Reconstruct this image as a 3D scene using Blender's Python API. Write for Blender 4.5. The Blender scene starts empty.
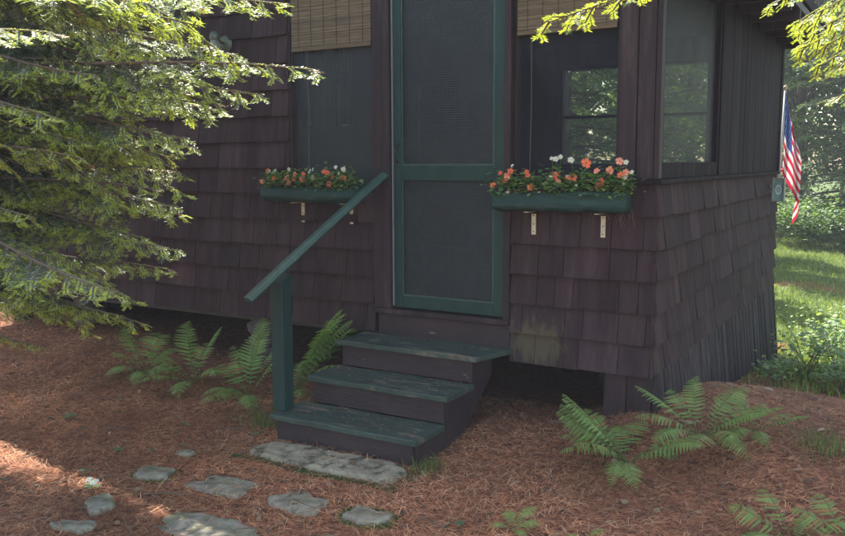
import bpy, math, random
import numpy as np
from mathutils import Vector, Matrix, noise
random.seed(7); rng = np.random.default_rng(7)
S = bpy.context.scene
COL = S.collection
R = math.radians

# ------------------------------------------------------------------ camera
cam = bpy.data.objects.new('camera', bpy.data.cameras.new('camera')); COL.objects.link(cam); S.camera = cam
yaw, pitch, roll = R(30.768), R(7.079), R(-.219)
fw = Vector((-math.sin(yaw)*math.cos(pitch), math.cos(yaw)*math.cos(pitch), -math.sin(pitch)))
rt = fw.cross(Vector((0, 0, 1))).normalized(); up = rt.cross(fw)
r2 = math.cos(roll)*rt + math.sin(roll)*up; u2 = -math.sin(roll)*rt + math.cos(roll)*up
m = Matrix((r2, u2, -fw)).transposed().to_4x4(); m.translation = Vector((1.44, -5.2, 1.5))
cam.matrix_world = m
cam.data.sensor_width = 36; cam.data.lens = 36.37; cam.data.clip_end = 600; cam.data.clip_start = .05

# ------------------------------------------------------------------ light
SUN_AZ, SUN_EL = R(-50), R(56)          # azimuth measured from +Y towards +X
w = bpy.data.worlds.new('World'); S.world = w; w.use_nodes = True
nt = w.node_tree; bg = nt.nodes['Background']; sky = nt.nodes.new('ShaderNodeTexSky')
sky.sky_type = 'NISHITA'; sky.sun_disc = False; sky.sun_elevation = SUN_EL; sky.sun_rotation = SUN_AZ
sky.air_density = 1.0; sky.dust_density = 1.5
tint = nt.nodes.new('ShaderNodeMix'); tint.data_type = 'RGBA'; tint.blend_type = 'MULTIPLY'; tint.inputs[0].default_value = 1; tint.inputs[7].default_value = (1.12, 1, .84, 1)   # camera white balance
nt.links.new(sky.outputs[0], tint.inputs[6]); nt.links.new(tint.outputs[2], bg.inputs[0]); bg.inputs[1].default_value = .15
sun = bpy.data.objects.new('sun', bpy.data.lights.new('sun', 'SUN')); COL.objects.link(sun)
sun.data.energy = 4.2; sun.data.angle = R(.5); sun.data.color = (1, .94, .84)
sd = Vector((math.sin(SUN_AZ)*math.cos(SUN_EL), math.cos(SUN_AZ)*math.cos(SUN_EL), math.sin(SUN_EL)))
sun.rotation_euler = sd.to_track_quat('Z', 'Y').to_euler()
S.view_settings.view_transform = 'Standard'; S.view_settings.look = 'None'
S.view_settings.exposure = 2.08; S.view_settings.gamma = 1
S.render.engine = 'CYCLES'

# ------------------------------------------------------------------ helpers
def tag(o, label=None, cat=None, group=None, kind=None):
    if label: o['label'] = label
    if cat: o['category'] = cat
    if group: o['group'] = group
    if kind: o['kind'] = kind
    return o
def empty(name, loc=(0, 0, 0), rz=0, label=None, cat=None, group=None):
    o = bpy.data.objects.new(name, None); COL.objects.link(o); o.location = loc; o.rotation_euler = (0, 0, rz)
    o.empty_display_size = .1
    return tag(o, label, cat, group)
def link(name, me, mats, parent=None, loc=None, rot=None, bevel=0, smooth=False):
    for x in (mats if isinstance(mats, (list, tuple)) else [mats]):
        if x and x.name not in [q.name for q in me.materials if q]: me.materials.append(x)
    o = bpy.data.objects.new(name, me); COL.objects.link(o)
    if parent: o.parent = parent
    if loc: o.location = loc
    if rot: o.rotation_euler = rot
    if smooth:
        me.polygons.foreach_set('use_smooth', [True]*len(me.polygons))
    if bevel:
        b = o.modifiers.new('bevel', 'BEVEL'); b.width = bevel; b.segments = 2; b.limit_method = 'ANGLE'; b.harden_normals = False
    return o
def quads(name, V, F, col=None, mi=None):
    """fast mesh from numpy arrays, F (m,4); col (m,3) stored per face in 'Col'"""
    me = bpy.data.meshes.new(name); V = np.asarray(V, np.float32); F = np.asarray(F, np.int32)
    me.vertices.add(len(V)); me.vertices.foreach_set('co', V.ravel())
    k = F.shape[1]; n = len(F)
    me.loops.add(n*k); me.loops.foreach_set('vertex_index', F.ravel())
    me.polygons.add(n); me.polygons.foreach_set('loop_start', np.arange(n, dtype=np.int32)*k)
    try: me.polygons.foreach_set('loop_total', np.full(n, k, np.int32))
    except Exception: pass
    if mi is not None: me.polygons.foreach_set('material_index', np.asarray(mi, np.int32))
    if col is not None:
        a = me.attributes.new('Col', 'FLOAT_COLOR', 'FACE')
        c = np.ones((n, 4), np.float32); c[:, :3] = col; a.data.foreach_set('color', c.ravel())
    me.update(calc_edges=True); me.validate()
    return me
class MB:
    def __init__(s): s.v = []; s.f = []; s.c = []; s.m = []
    def add(s, vs, fs, c=(1, 1, 1), m=0):
        b = len(s.v); s.v += [tuple(x) for x in vs]
        for f in fs: s.f.append(tuple(b+i for i in f)); s.c.append(c); s.m.append(m)
    def hexa(s, p, c=(1, 1, 1), m=0):
        s.add(p, [(0, 3, 2, 1), (4, 5, 6, 7), (0, 1, 5, 4), (1, 2, 6, 5), (2, 3, 7, 6), (3, 0, 4, 7)], c, m)
    def box(s, a, b, c=(1, 1, 1), m=0):
        x0, y0, z0 = a; x1, y1, z1 = b
        s.hexa([(x0, y0, z0), (x1, y0, z0), (x1, y1, z0), (x0, y1, z0), (x0, y0, z1), (x1, y0, z1), (x1, y1, z1), (x0, y1, z1)], c, m)
    def tube(s, pts, rad, n=8, c=(1, 1, 1), m=0, caps=True, jit=0):
        pts = [Vector(p) for p in pts]; b = len(s.v); ref = None
        for i, p in enumerate(pts):
            d = (pts[min(i+1, len(pts)-1)]-pts[max(i-1, 0)]).normalized()
            if ref is None: ref = d.orthogonal().normalized()
            ref = (ref-d*ref.dot(d)).normalized(); q = d.cross(ref)
            r = rad[i] if isinstance(rad, (list, tuple)) else rad
            for k in range(n):
                a = 2*math.pi*k/n; rr = r*(1+random.uniform(-jit, jit))
                s.v.append(tuple(p+(ref*math.cos(a)+q*math.sin(a))*rr))
        for i in range(len(pts)-1):
            for k in range(n):
                s.f.append((b+i*n+k, b+i*n+(k+1) % n, b+(i+1)*n+(k+1) % n, b+(i+1)*n+k)); s.c.append(c); s.m.append(m)
        if caps:
            s.f.append(tuple(b+k for k in range(n))[::-1]); s.c.append(c); s.m.append(m)
            e = b+(len(pts)-1)*n; s.f.append(tuple(e+k for k in range(n))); s.c.append(c); s.m.append(m)
    def lathe(s, prof, n=20, origin=(0, 0, 0), axis='z', c=(1, 1, 1), m=0):
        b = len(s.v); o = Vector(origin)
        for r, h in prof:
            for k in range(n):
                a = 2*math.pi*k/n
                x, y = r*math.cos(a), r*math.sin(a)
                s.v.append(tuple(o+(Vector((x, y, h)) if axis == 'z' else Vector((x, h, y)))))
        for i in range(len(prof)-1):
            for k in range(n):
                s.f.append((b+i*n+k, b+i*n+(k+1) % n, b+(i+1)*n+(k+1) % n, b+(i+1)*n+k)); s.c.append(c); s.m.append(m)
    def mesh(s, name):
        me = bpy.data.meshes.new(name); me.from_pydata(s.v, [], s.f); me.update()
        me.polygons.foreach_set('material_index', s.m)
        a = me.attributes.new('Col', 'FLOAT_COLOR', 'FACE')
        a.data.foreach_set('color', [x for c in s.c for x in (*c, 1)])
        return me
    def build(s, name, mats, parent=None, **k): return link(name, s.mesh(name), mats, parent, **k)
def copy_tree(o, parent=None):
    c = o.copy(); COL.objects.link(c); c.parent = parent
    for ch in [q for q in list(COL.objects) if q.parent == o]:
        d = copy_tree(ch, c); d.matrix_parent_inverse = ch.matrix_parent_inverse.copy()
    return c

# ------------------------------------------------------------------ materials
def mat(name, base, rough=.7, noise_amt=.25, scale=6, stretch=(1, 1, 1), bump=.25, bump_scale=40, attr=False, second=None, second_pos=.6, second_soft=.08, second_scale=5, spec=.3, second_stretch=None, rough2=None, metal=0):
    """principled with object-space noise mottling, optional second colour in patches, optional per-face colour"""
    M = bpy.data.materials.new(name); M.use_nodes = True; N = M.node_tree.nodes; L = M.node_tree.links
    p = N['Principled BSDF']; p.inputs['Roughness'].default_value = rough; p.inputs['Specular IOR Level'].default_value = spec
    p.inputs['Metallic'].default_value = metal
    tc = N.new('ShaderNodeTexCoord'); mp = N.new('ShaderNodeMapping'); mp.inputs['Scale'].default_value = stretch
    L.new(tc.outputs['Object'], mp.inputs[0])
    n = N.new('ShaderNodeTexNoise'); n.inputs['Scale'].default_value = scale; n.inputs['Detail'].default_value = 8; n.inputs['Roughness'].default_value = .65
    L.new(mp.outputs[0], n.inputs['Vector'])
    mr = N.new('ShaderNodeMapRange'); mr.inputs[1].default_value = .3; mr.inputs[2].default_value = .7
    mr.inputs[3].default_value = 1-noise_amt; mr.inputs[4].default_value = 1+noise_amt
    L.new(n.outputs['Fac'], mr.inputs[0])
    cur = None
    rgb = N.new('ShaderNodeRGB'); rgb.outputs[0].default_value = (*base, 1); cur = rgb.outputs[0]
    if second:
        n2 = N.new('ShaderNodeTexNoise'); n2.inputs['Scale'].default_value = second_scale; n2.inputs['Detail'].default_value = 9; n2.inputs['Roughness'].default_value = .7
        mp2 = N.new('ShaderNodeMapping'); mp2.inputs['Scale'].default_value = second_stretch or stretch; mp2.inputs['Location'].default_value = (3.1, 1.7, .4)
        L.new(tc.outputs['Object'], mp2.inputs[0]); L.new(mp2.outputs[0], n2.inputs['Vector'])
        r = N.new('ShaderNodeMapRange'); r.inputs[1].default_value = second_pos-second_soft; r.inputs[2].default_value = second_pos+second_soft
        L.new(n2.outputs['Fac'], r.inputs[0])
        mx = N.new('ShaderNodeMix'); mx.data_type = 'RGBA'; L.new(r.outputs[0], mx.inputs[0]); L.new(cur, mx.inputs[6]); mx.inputs[7].default_value = (*second, 1)
        cur = mx.outputs[2]
        if rough2 is not None:
            rr = N.new('ShaderNodeMapRange'); rr.inputs[3].default_value = rough; rr.inputs[4].default_value = rough2
            L.new(r.outputs[0], rr.inputs[0]); L.new(rr.outputs[0], p.inputs['Roughness'])
    if attr:
        at = N.new('ShaderNodeAttribute'); at.attribute_name = 'Col'
        mx = N.new('ShaderNodeMix'); mx.data_type = 'RGBA'; mx.blend_type = 'MULTIPLY'; mx.inputs[0].default_value = 1
        L.new(cur, mx.inputs[6]); L.new(at.outputs['Color'], mx.inputs[7]); cur = mx.outputs[2]
    vm = N.new('ShaderNodeVectorMath'); vm.operation = 'SCALE'; L.new(cur, vm.inputs[0]); L.new(mr.outputs[0], vm.inputs['Scale'])
    L.new(vm.outputs[0], p.inputs['Base Color'])
    if bump:
        nb = N.new('ShaderNodeTexNoise'); nb.inputs['Scale'].default_value = bump_scale; nb.inputs['Detail'].default_value = 6
        L.new(mp.outputs[0], nb.inputs['Vector'])
        bp = N.new('ShaderNodeBump'); bp.inputs['Strength'].default_value = bump; bp.inputs['Distance'].default_value = .01
        L.new(nb.outputs['Fac'], bp.inputs['Height']); L.new(bp.outputs[0], p.inputs['Normal'])
    M['_vm'] = 0
    return M
def leafmat(name, base, trans=.35, rough=.45, spec=.5, tint=(1.5, 1.6, .5)):
    M = bpy.data.materials.new(name); M.use_nodes = True; N = M.node_tree.nodes; L = M.node_tree.links
    p = N['Principled BSDF']; p.inputs['Roughness'].default_value = rough; p.inputs['Specular IOR Level'].default_value = spec
    at = N.new('ShaderNodeAttribute'); at.attribute_name = 'Col'
    mx = N.new('ShaderNodeMix'); mx.data_type = 'RGBA'; mx.blend_type = 'MULTIPLY'; mx.inputs[0].default_value = 1
    mx.inputs[6].default_value = (*base, 1); L.new(at.outputs['Color'], mx.inputs[7])
    L.new(mx.outputs[2], p.inputs['Base Color'])
    t = N.new('ShaderNodeBsdfTranslucent'); m2 = N.new('ShaderNodeMix'); m2.data_type = 'RGBA'; m2.blend_type = 'MULTIPLY'; m2.inputs[0].default_value = 1
    L.new(mx.outputs[2], m2.inputs[6]); m2.inputs[7].default_value = (*tint, 1); L.new(m2.outputs[2], t.inputs['Color'])
    ms = N.new('ShaderNodeMixShader'); ms.inputs[0].default_value = trans
    L.new(p.outputs[0], ms.inputs[1]); L.new(t.outputs[0], ms.inputs[2]); L.new(ms.outputs[0], N['Material Output'].inputs[0])
    return M
BROWN = (.037, .0235, .026)
m_sh = mat('shingle_paint', BROWN, .85, .3, 14, (1, 1, .12), .9, 55, attr=True, second=(.052, .036, .036), second_pos=.58, second_soft=.12, second_scale=3, spec=.12)
m_shm = mat('shingle_mossy', BROWN, .85, .3, 14, (1, 1, .12), .9, 55, attr=True, second=(.052, .036, .036), second_pos=.58, second_soft=.12, second_scale=3, spec=.12)
def add_stain(M, centre, rad, c):
    N = M.node_tree.nodes; L = M.node_tree.links; p = N['Principled BSDF']; src = p.inputs['Base Color'].links[0].from_socket
    tc = N.new('ShaderNodeTexCoord'); mp = N.new('ShaderNodeMapping'); mp.vector_type = 'TEXTURE'; mp.inputs['Location'].default_value = centre; mp.inputs['Scale'].default_value = rad; L.new(tc.outputs['Object'], mp.inputs[0])
    ln = N.new('ShaderNodeVectorMath'); ln.operation = 'LENGTH'; L.new(mp.outputs[0], ln.inputs[0])
    n = N.new('ShaderNodeTexNoise'); n.inputs['Scale'].default_value = 14; n.inputs['Detail'].default_value = 9; n.inputs['Roughness'].default_value = .7
    m2 = N.new('ShaderNodeMapping'); m2.inputs['Scale'].default_value = (1.6, 1, .45); L.new(tc.outputs['Object'], m2.inputs[0]); L.new(m2.outputs[0], n.inputs['Vector'])
    a = N.new('ShaderNodeMath'); a.operation = 'MULTIPLY_ADD'; a.inputs[1].default_value = -.42; L.new(ln.outputs['Value'], a.inputs[0]); L.new(n.outputs['Fac'], a.inputs[2])
    q = N.new('ShaderNodeMapRange'); q.inputs[1].default_value = .16; q.inputs[2].default_value = .34; q.inputs[4].default_value = .75; L.new(a.outputs[0], q.inputs[0])
    mx = N.new('ShaderNodeMix'); mx.data_type = 'RGBA'; L.new(q.outputs[0], mx.inputs[0]); L.new(src, mx.inputs[6]); mx.inputs[7].default_value = (*c, 1); L.new(mx.outputs[2], p.inputs['Base Color'])
add_stain(m_shm, (-.78, 0, .30), (.30, 1, .22), (.085, .074, .044))
m_trim = mat('dark_trim', (.026, .017, .020), .6, .3, 5, (1, 1, .12), .5, 60, spec=.2, second=(.06, .043, .040), second_pos=.62, second_scale=8)
m_board = mat('weathered_boards', (.017, .013, .017), .75, .35, 7, (1, 1, .08), .6, 50, spec=.04, attr=True, second=(.042, .038, .037), second_pos=.6, second_soft=.12, second_scale=6, second_stretch=(2.5, 2.5, .12))
m_skirt = mat('skirting', (.042, .034, .036), .85, .4, 7, (1, 1, .1), .9, 60, spec=.1, attr=True, second=(.10, .088, .08), second_pos=.64, second_soft=.08, second_scale=6, second_stretch=(2, 2, .3))
m_green = mat('green_paint', (.008, .034, .028), .55, .25, 8, (1, 1, .4), .3, 40, spec=.3, second=(.03, .06, .05), second_pos=.66, second_soft=.03, second_scale=9)
m_greenrail = mat('green_rail_paint', (.022, .060, .046), .45, .3, 9, (1, 1, 1), .2, 50, second=(.10, .14, .12), second_pos=.66, second_scale=14, spec=.5)
m_tread = mat('worn_tread', (.030, .050, .042), .55, .4, 6, (1, 3, 1), .4, 60, second=(.12, .095, .07), second_pos=.575, second_soft=.035, second_scale=4, second_stretch=(1, 3.5, 1), spec=.45, rough2=.85)
m_riser = mat('riser_paint', (.034, .022, .025), .7, .3, 6, (.4, 1, 1), .35, 50, second=(.15, .11, .08), second_pos=.68, second_soft=.02, second_scale=18)
m_box = mat('bark_green', (.010, .038, .032), .65, .35, 7, (.3, 1, 1), .9, 30, second=(.03, .065, .055), second_pos=.6, second_scale=9, spec=.3)
m_inner = mat('interior_wood', (.050, .042, .042), .7, .3, 5, (1, 1, .2), .2, 30)
m_brass = mat('cream_bracket', (.50, .46, .32), .5, .15, 20, bump=.1, spec=.4)
m_black = mat('dark_metal', (.02, .02, .022), .4, .2, 20, bump=.1)
m_roof = mat('roof_shingle', (.03, .027, .027), .95, .3, 10, bump=.6, spec=.05)
m_slab = mat('lichen_slab', (.25, .22, .165), .95, .4, 14, (1, 1, 1), 1, 28, second=(.085, .08, .06), second_pos=.54, second_soft=.05, second_scale=9, spec=.1)
m_stone = mat('stone', (.22, .20, .165), .95, .45, 16, (1, 1, 1), 1, 28, second=(.15, .14, .09), second_pos=.54, second_soft=.08, second_scale=6)
m_moss = leafmat('moss', (1, 1, 1), .15, .9, .1)
m_pier = mat('pier_stone', (.11, .10, .10), .9, .35, 9, bump=.8)
m_bark = mat('bark', (.085, .065, .052), .9, .4, 12, (1, 1, .3), 1, 30, second=(.16, .15, .13), second_pos=.6, second_scale=8)
m_twig = mat('twig', (.11, .085, .065), .85, .3, 20, bump=.2)
m_needle = leafmat('fir_needles', (1, 1, 1), .34, .36, .6, (1.45, 1.45, .6))
m_leaf = leafmat('leaves', (1, 1, 1), .40, .5, .4, (1.5, 1.6, .5))
m_fern = leafmat('fern', (1, 1, 1), .38, .55, .3, (1.2, 1.5, .6))
m_flower = leafmat('petals', (1, 1, 1), .3, .6, .2, (1.1, 1, .9))
m_litter = leafmat('litter', (1, 1, 1), .1, .65, .3, (1, 1, 1))
m_cloth = leafmat('flag_cloth', (1, 1, 1), .35, .8, .1, (1, 1, 1))
m_curtain = leafmat('curtain', (.5, .5, .45), .5, .9, .1, (1, 1, 1))
# bamboo
m_bamboo = mat('bamboo', (.155, .12, .075), .7, .35, 14, (.4, 1, 6), .2, 40, attr=True)
def screen(name, fac, c, period=None):
    M = bpy.data.materials.new(name); M.use_nodes = True; N = M.node_tree.nodes; L = M.node_tree.links
    p = N['Principled BSDF']; p.inputs['Base Color'].default_value = (*c, 1); p.inputs['Roughness'].default_value = .6
    t = N.new('ShaderNodeBsdfTransparent'); ms = N.new('ShaderNodeMixShader')
    L.new(t.outputs[0], ms.inputs[1]); L.new(p.outputs[0], ms.inputs[2]); L.new(ms.outputs[0], N['Material Output'].inputs[0])
    ms.inputs[0].default_value = fac
    tc = N.new('ShaderNodeTexCoord')
    n = N.new('ShaderNodeTexNoise'); n.inputs['Scale'].default_value = 3; L.new(tc.outputs['Object'], n.inputs['Vector'])
    r = N.new('ShaderNodeMapRange'); r.inputs[1].default_value = .3; r.inputs[2].default_value = .7; r.inputs[3].default_value = fac-.06; r.inputs[4].default_value = fac+.06
    L.new(n.outputs['Fac'], r.inputs[0]); L.new(r.outputs[0], ms.inputs[0])
    if period:      # coarse woven mesh seen as a grid
        sep = N.new('ShaderNodeSeparateXYZ'); L.new(tc.outputs['Object'], sep.inputs[0]); outs = []
        for ax in ('X', 'Z'):
            a = N.new('ShaderNodeMath'); a.operation = 'MULTIPLY'; a.inputs[1].default_value = 2*math.pi/period; L.new(sep.outputs[ax], a.inputs[0])
            b = N.new('ShaderNodeMath'); b.operation = 'SINE'; L.new(a.outputs[0], b.inputs[0]); outs.append(b)
        mxx = N.new('ShaderNodeMath'); mxx.operation = 'MAXIMUM'; L.new(outs[0].outputs[0], mxx.inputs[0]); L.new(outs[1].outputs[0], mxx.inputs[1])
        r2 = N.new('ShaderNodeMapRange'); r2.inputs[1].default_value = -.2; r2.inputs[2].default_value = 1; r2.inputs[3].default_value = -.22; r2.inputs[4].default_value = .24
        L.new(mxx.outputs[0], r2.inputs[0])
        ad = N.new('ShaderNodeMath'); L.new(r.outputs[0], ad.inputs[0]); L.new(r2.outputs[0], ad.inputs[1]); L.new(ad.outputs[0], ms.inputs[0])
    return M
m_scr = screen('window_screen', .45, (.032, .044, .048))
m_scr_d = screen('door_screen', .62, (.014, .023, .028), .016)
m_scr_r = screen('porch_screen', .14, (.03, .035, .055))
m_scr_s = screen('side_screen', .30, (.02, .028, .034))
def glassmat():
    M = bpy.data.materials.new('window_glass'); M.use_nodes = True; N = M.node_tree.nodes; L = M.node_tree.links
    g = N['Principled BSDF']; g.inputs['Base Color'].default_value = (.8, .9, .85, 1); g.inputs['Roughness'].default_value = .03
    t = N.new('ShaderNodeBsdfTransparent'); t.inputs[0].default_value = (.82, .88, .84, 1); f = N.new('ShaderNodeFresnel'); f.inputs[0].default_value = 1.45
    gl = N.new('ShaderNodeBsdfGlossy'); gl.inputs['Roughness'].default_value = .03
    ms = N.new('ShaderNodeMixShader'); L.new(f.outputs[0], ms.inputs[0]); L.new(t.outputs[0], ms.inputs[1]); L.new(gl.outputs[0], ms.inputs[2])
    df = N.new('ShaderNodeBsdfDiffuse'); df.inputs[0].default_value = (.42, .46, .42, 1); m3 = N.new('ShaderNodeMixShader'); m3.inputs[0].default_value = .16
    L.new(ms.outputs[0], m3.inputs[1]); L.new(df.outputs[0], m3.inputs[2]); L.new(m3.outputs[0], N['Material Output'].inputs[0]); N.remove(g); return M
m_glass = glassmat()

# ground material
def groundmat():
    M = bpy.data.materials.new('forest_floor'); M.use_nodes = True; N = M.node_tree.nodes; L = M.node_tree.links
    p = N['Principled BSDF']; p.inputs['Roughness'].default_value = .95; p.inputs['Specular IOR Level'].default_value = .1
    tc = N.new('ShaderNodeTexCoord')
    n = N.new('ShaderNodeTexNoise'); n.inputs['Scale'].default_value = 22; n.inputs['Detail'].default_value = 10; n.inputs['Roughness'].default_value = .75; n.inputs['Distortion'].default_value = 1.5
    L.new(tc.outputs['Object'], n.inputs['Vector'])
    cr = N.new('ShaderNodeValToRGB'); e = cr.color_ramp.elements; e[0].position = .36; e[0].color = (.035, .018, .014, 1); e[1].position = .66; e[1].color = (.40, .17, .09, 1)
    x = e.new(.5); x.color = (.18, .075, .045, 1); L.new(n.outputs['Fac'], cr.inputs[0])
    n2 = N.new('ShaderNodeTexNoise'); n2.inputs['Scale'].default_value = 1.1; n2.inputs['Detail'].default_value = 5; L.new(tc.outputs['Object'], n2.inputs['Vector'])
    at = N.new('ShaderNodeAttribute'); at.attribute_name = 'Gr'
    ad = N.new('ShaderNodeMath'); ad.operation = 'MULTIPLY_ADD'; ad.inputs[1].default_value = .9; L.new(n2.outputs['Fac'], ad.inputs[0]); L.new(at.outputs['Fac'], ad.inputs[2])
    r = N.new('ShaderNodeMapRange'); r.inputs[1].default_value = .85; r.inputs[2].default_value = 1.15; L.new(ad.outputs[0], r.inputs[0])
    n3 = N.new('ShaderNodeTexNoise'); n3.inputs['Scale'].default_value = 15; n3.inputs['Detail'].default_value = 6; L.new(tc.outputs['Object'], n3.inputs['Vector'])
    c3 = N.new('ShaderNodeValToRGB'); e = c3.color_ramp.elements; e[0].position = .35; e[0].color = (.035, .055, .015, 1); e[1].position = .65; e[1].color = (.10, .14, .035, 1); L.new(n3.outputs['Fac'], c3.inputs[0])
    mx = N.new('ShaderNodeMix'); mx.data_type = 'RGBA'; L.new(r.outputs[0], mx.inputs[0]); L.new(cr.outputs[0], mx.inputs[6]); L.new(c3.outputs[0], mx.inputs[7])
    L.new(mx.outputs[2], p.inputs['Base Color'])
    bp = N.new('ShaderNodeBump'); bp.inputs['Strength'].default_value = .8; bp.inputs['Distance'].default_value = .02; L.new(n.outputs['Fac'], bp.inputs['Height']); L.new(bp.outputs[0], p.inputs['Normal'])
    return M
m_ground = groundmat()

# ------------------------------------------------------------------ terrain
def sstep(a, b, x):
    t = np.clip((x-a)/(b-a), 0, 1); return t*t*(3-2*t)
_ph = rng.uniform(0, 6.28, (14, 2)); _fr = rng.uniform(.8, 7, 14); _an = rng.uniform(0, 6.28, 14)
def bumps(x, y):
    z = 0
    for i in range(14):
        f = _fr[i]; z = z+np.sin(x*f*np.cos(_an[i])+y*f*np.sin(_an[i])+_ph[i, 0])/(3+f)
    return z*.022
def gz(x, y):
    x = np.asarray(x, float); y = np.asarray(y, float)
    base = -.30+.0*x
    base = base+.24*sstep(-.75, .0, x)*sstep(-.9, .05, y)*(1-sstep(.4, 2.6, y))*(1-.5*sstep(.3, 1.5, x))          # rise at the house corner
    base = base+.05*sstep(-.9, -.3, y)*(1-sstep(-.8, -.4, x))
    base = base+.12*sstep(-2.5, -6, x)                            # slight rise to the left
    base = base-.70*sstep(.4, 8.5, y)
    b = bumps(x, y)*1.35
    flat = 1-sstep(.0, .6, np.maximum(np.abs(x+1.6)-.6, np.abs(y+1.1)-.5))
    far = sstep(10, 40, np.hypot(x, y))
    return base+b*(1-.9*flat)*(1+2*far)
def axis(a0, a1, fine0, fine1, fs, cs):
    l = [a0]; 
    while l[-1] < a1:
        x = l[-1]; d = max(fine0-x, x-fine1, 0); l.append(x+min(cs, fs+d*.12))
    return np.array(l)
gx = axis(-160, 160, -6, 3.5, .05, 14); gy = axis(-60, 220, -4, 7, .05, 14)
X, Y = np.meshgrid(gx, gy, indexing='ij'); Z = gz(X, Y)
V = np.stack([X, Y, Z], -1).reshape(-1, 3); ny = len(gy)
ii, jj = np.meshgrid(np.arange(len(gx)-1), np.arange(ny-1), indexing='ij'); a = (ii*ny+jj).ravel()
F = np.stack([a, a+ny, a+ny+1, a+1], -1)
me = quads('ground', V, F)
# grass factor per vertex: right side of the cabin and the clearing beyond
def grass_f(x, y):
    near = sstep(1.6, 4.2, y+.25*x)*sstep(-.6, .3, x+.0*y)
    far = sstep(6, 7.5, y)
    return np.clip(np.maximum(near*.75, far*.9), 0, 1)
at = me.attributes.new('Gr', 'FLOAT', 'POINT'); g = grass_f(V[:, 0], V[:, 1])
pathy = np.exp(-((V[:, 1]-13.2)/1.3)**2)*.3
at.data.foreach_set('value', (g-pathy*(V[:, 1] > 9)).astype(np.float32))
ground = link('ground', me, m_ground, smooth=True); tag(ground, kind='structure')

# ------------------------------------------------------------------ cabin
DEP, WID = 4.62, 6.6
cabin = empty('cabin', (0, 0, 0), 0, 'dark brown shingled cabin with screened porch and green screen door', 'cabin')
def shingles(o, d, nrm, s0, s1, z0, z1, first, mb, exposure=.2, moss=None, cut=None):
    """courses of real overlapping shingles. o origin, d direction along wall, nrm outward"""
    o, d, nrm = Vector(o), Vector(d), Vector(nrm); k = 0; z = first
    while z < z1-.02:
        zb = max(z, z0); zt = min(z+exposure+.012, z1); s = s0-random.uniform(0, .1)
        wz = 0.004*math.sin(k*2.1)
        while s < s1:
            wd = random.choice([.12, .17, .2, .23, .26, .3]); a0 = max(s, s0); a1 = min(s+wd, s1); s += wd+.0045
            if a1-a0 < .015: continue
            j = random.uniform(-.003, .003); th = .033+random.uniform(-.002, .003); tt = .004
            r = random.uniform(.8, 1.18) if random.random() < .9 else random.uniform(1.15, 1.4); c = (r*random.uniform(.95, 1.06), r, r*random.uniform(.94, 1.06))
            P = lambda q, e, zz: tuple(o+d*q+nrm*e+Vector((0, 0, zz)))
            zbb = zb+j+wz*(math.sin(a0*1.7+k))
            skew = random.uniform(-.004, .004); th += random.uniform(0, .008)*(random.random() < .25)
            mi = 1 if moss else 0
            mb.hexa([P(a0, -.004, zbb), P(a1, -.004, zbb+skew), P(a1, th, zbb+skew), P(a0, th, zbb), P(a0, -.004, zt), P(a1, -.004, zt), P(a1, tt, zt), P(a0, tt, zt)] if True else None, c, mi)
        z += exposure; k += 1
    return mb
# backing walls
b = MB()
b.box((-WID, .0, .25), (-2.83, .09, 2.85)); b.box((-2.83, .001, .25), (-2.05, .089, 1.27))
b.box((-.955, .0, .18), (-.002, .09, 1.35)); b.box((-2.83, .001, 2.78), (-.24, .089, 2.85))
b.build('wall', m_inner, cabin)
mb = MB(); shingles((0, -.001, 0), (1, 0, 0), (0, -1, 0), -WID, -2.835, .26, 2.85, .26, mb)
shingles((0, -.001, 0), (1, 0, 0), (0, -1, 0), -2.835, -2.05, .26, 1.27, .26, mb)
fs = mb.build('shingle_siding', [m_sh, m_shm], cabin)
mb = MB(); shingles((0, -.001, 0), (1, 0, 0), (0, -1, 0), -.955, .018, .16, 1.36, .16, mb, moss=lambda a, z: z < .5 and -1 < a < -.52 and random.random() < .8)
mb.build('shingle_siding', [m_sh, m_shm], cabin)
# side wall
b = MB(); b.box((-.09, .091, .2), (-.001, DEP-.1, 1.36)); b.box((-.09, 1.66, 1.36), (-.001, DEP-.1, 2.85)); b.box((-.09, .091, 2.76), (-.001, 1.66, 2.85))
b.build('wall', m_inner, cabin)
mb = MB(); shingles((0, 0, 0), (0, 1, 0), (1, 0, 0), -.018, DEP, .18, 1.36, .16, mb)
mb.build('shingle_siding', [m_sh, m_shm], cabin)
# ledge above side shingles, upper boards
b = MB(); b.box((.0, -.044, 1.362), (.042, DEP, 1.39)); b.box((-.955, -.044, 1.362), (-.001, -.002, 1.39)); b.build('ledge', m_board, cabin, bevel=.004)
mb = MB(); y = 1.665
while y < DEP:
    wd = random.choice([.13, .16, .19]); y1 = min(y+wd-.004, DEP); e = random.uniform(.012, .017); r = random.uniform(.85, 1.15)
    mb.box((0, y, 1.392), (e, y1, 2.72), (r, r, r)); y += wd
mb.box((0, DEP-.09, 1.392), (.024, DEP+.02, 2.72), (.8, .8, .8))
mb.box((0, 0, 2.722), (.028, DEP, 2.86), (.7, .7, .7))
mb.build('upper_boards', m_board, cabin, bevel=.002)
# corner post of porch
b = MB(); b.box((-.235, -.022, 1.392), (-.13, .09, 2.85)); b.box((-.126, -.014, 1.392), (-.02, .09, 2.85)); b.box((-.016, -.02, 1.392), (.016, .05, 2.85))
b.build('corner_post', m_trim, cabin, bevel=.004)
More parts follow.
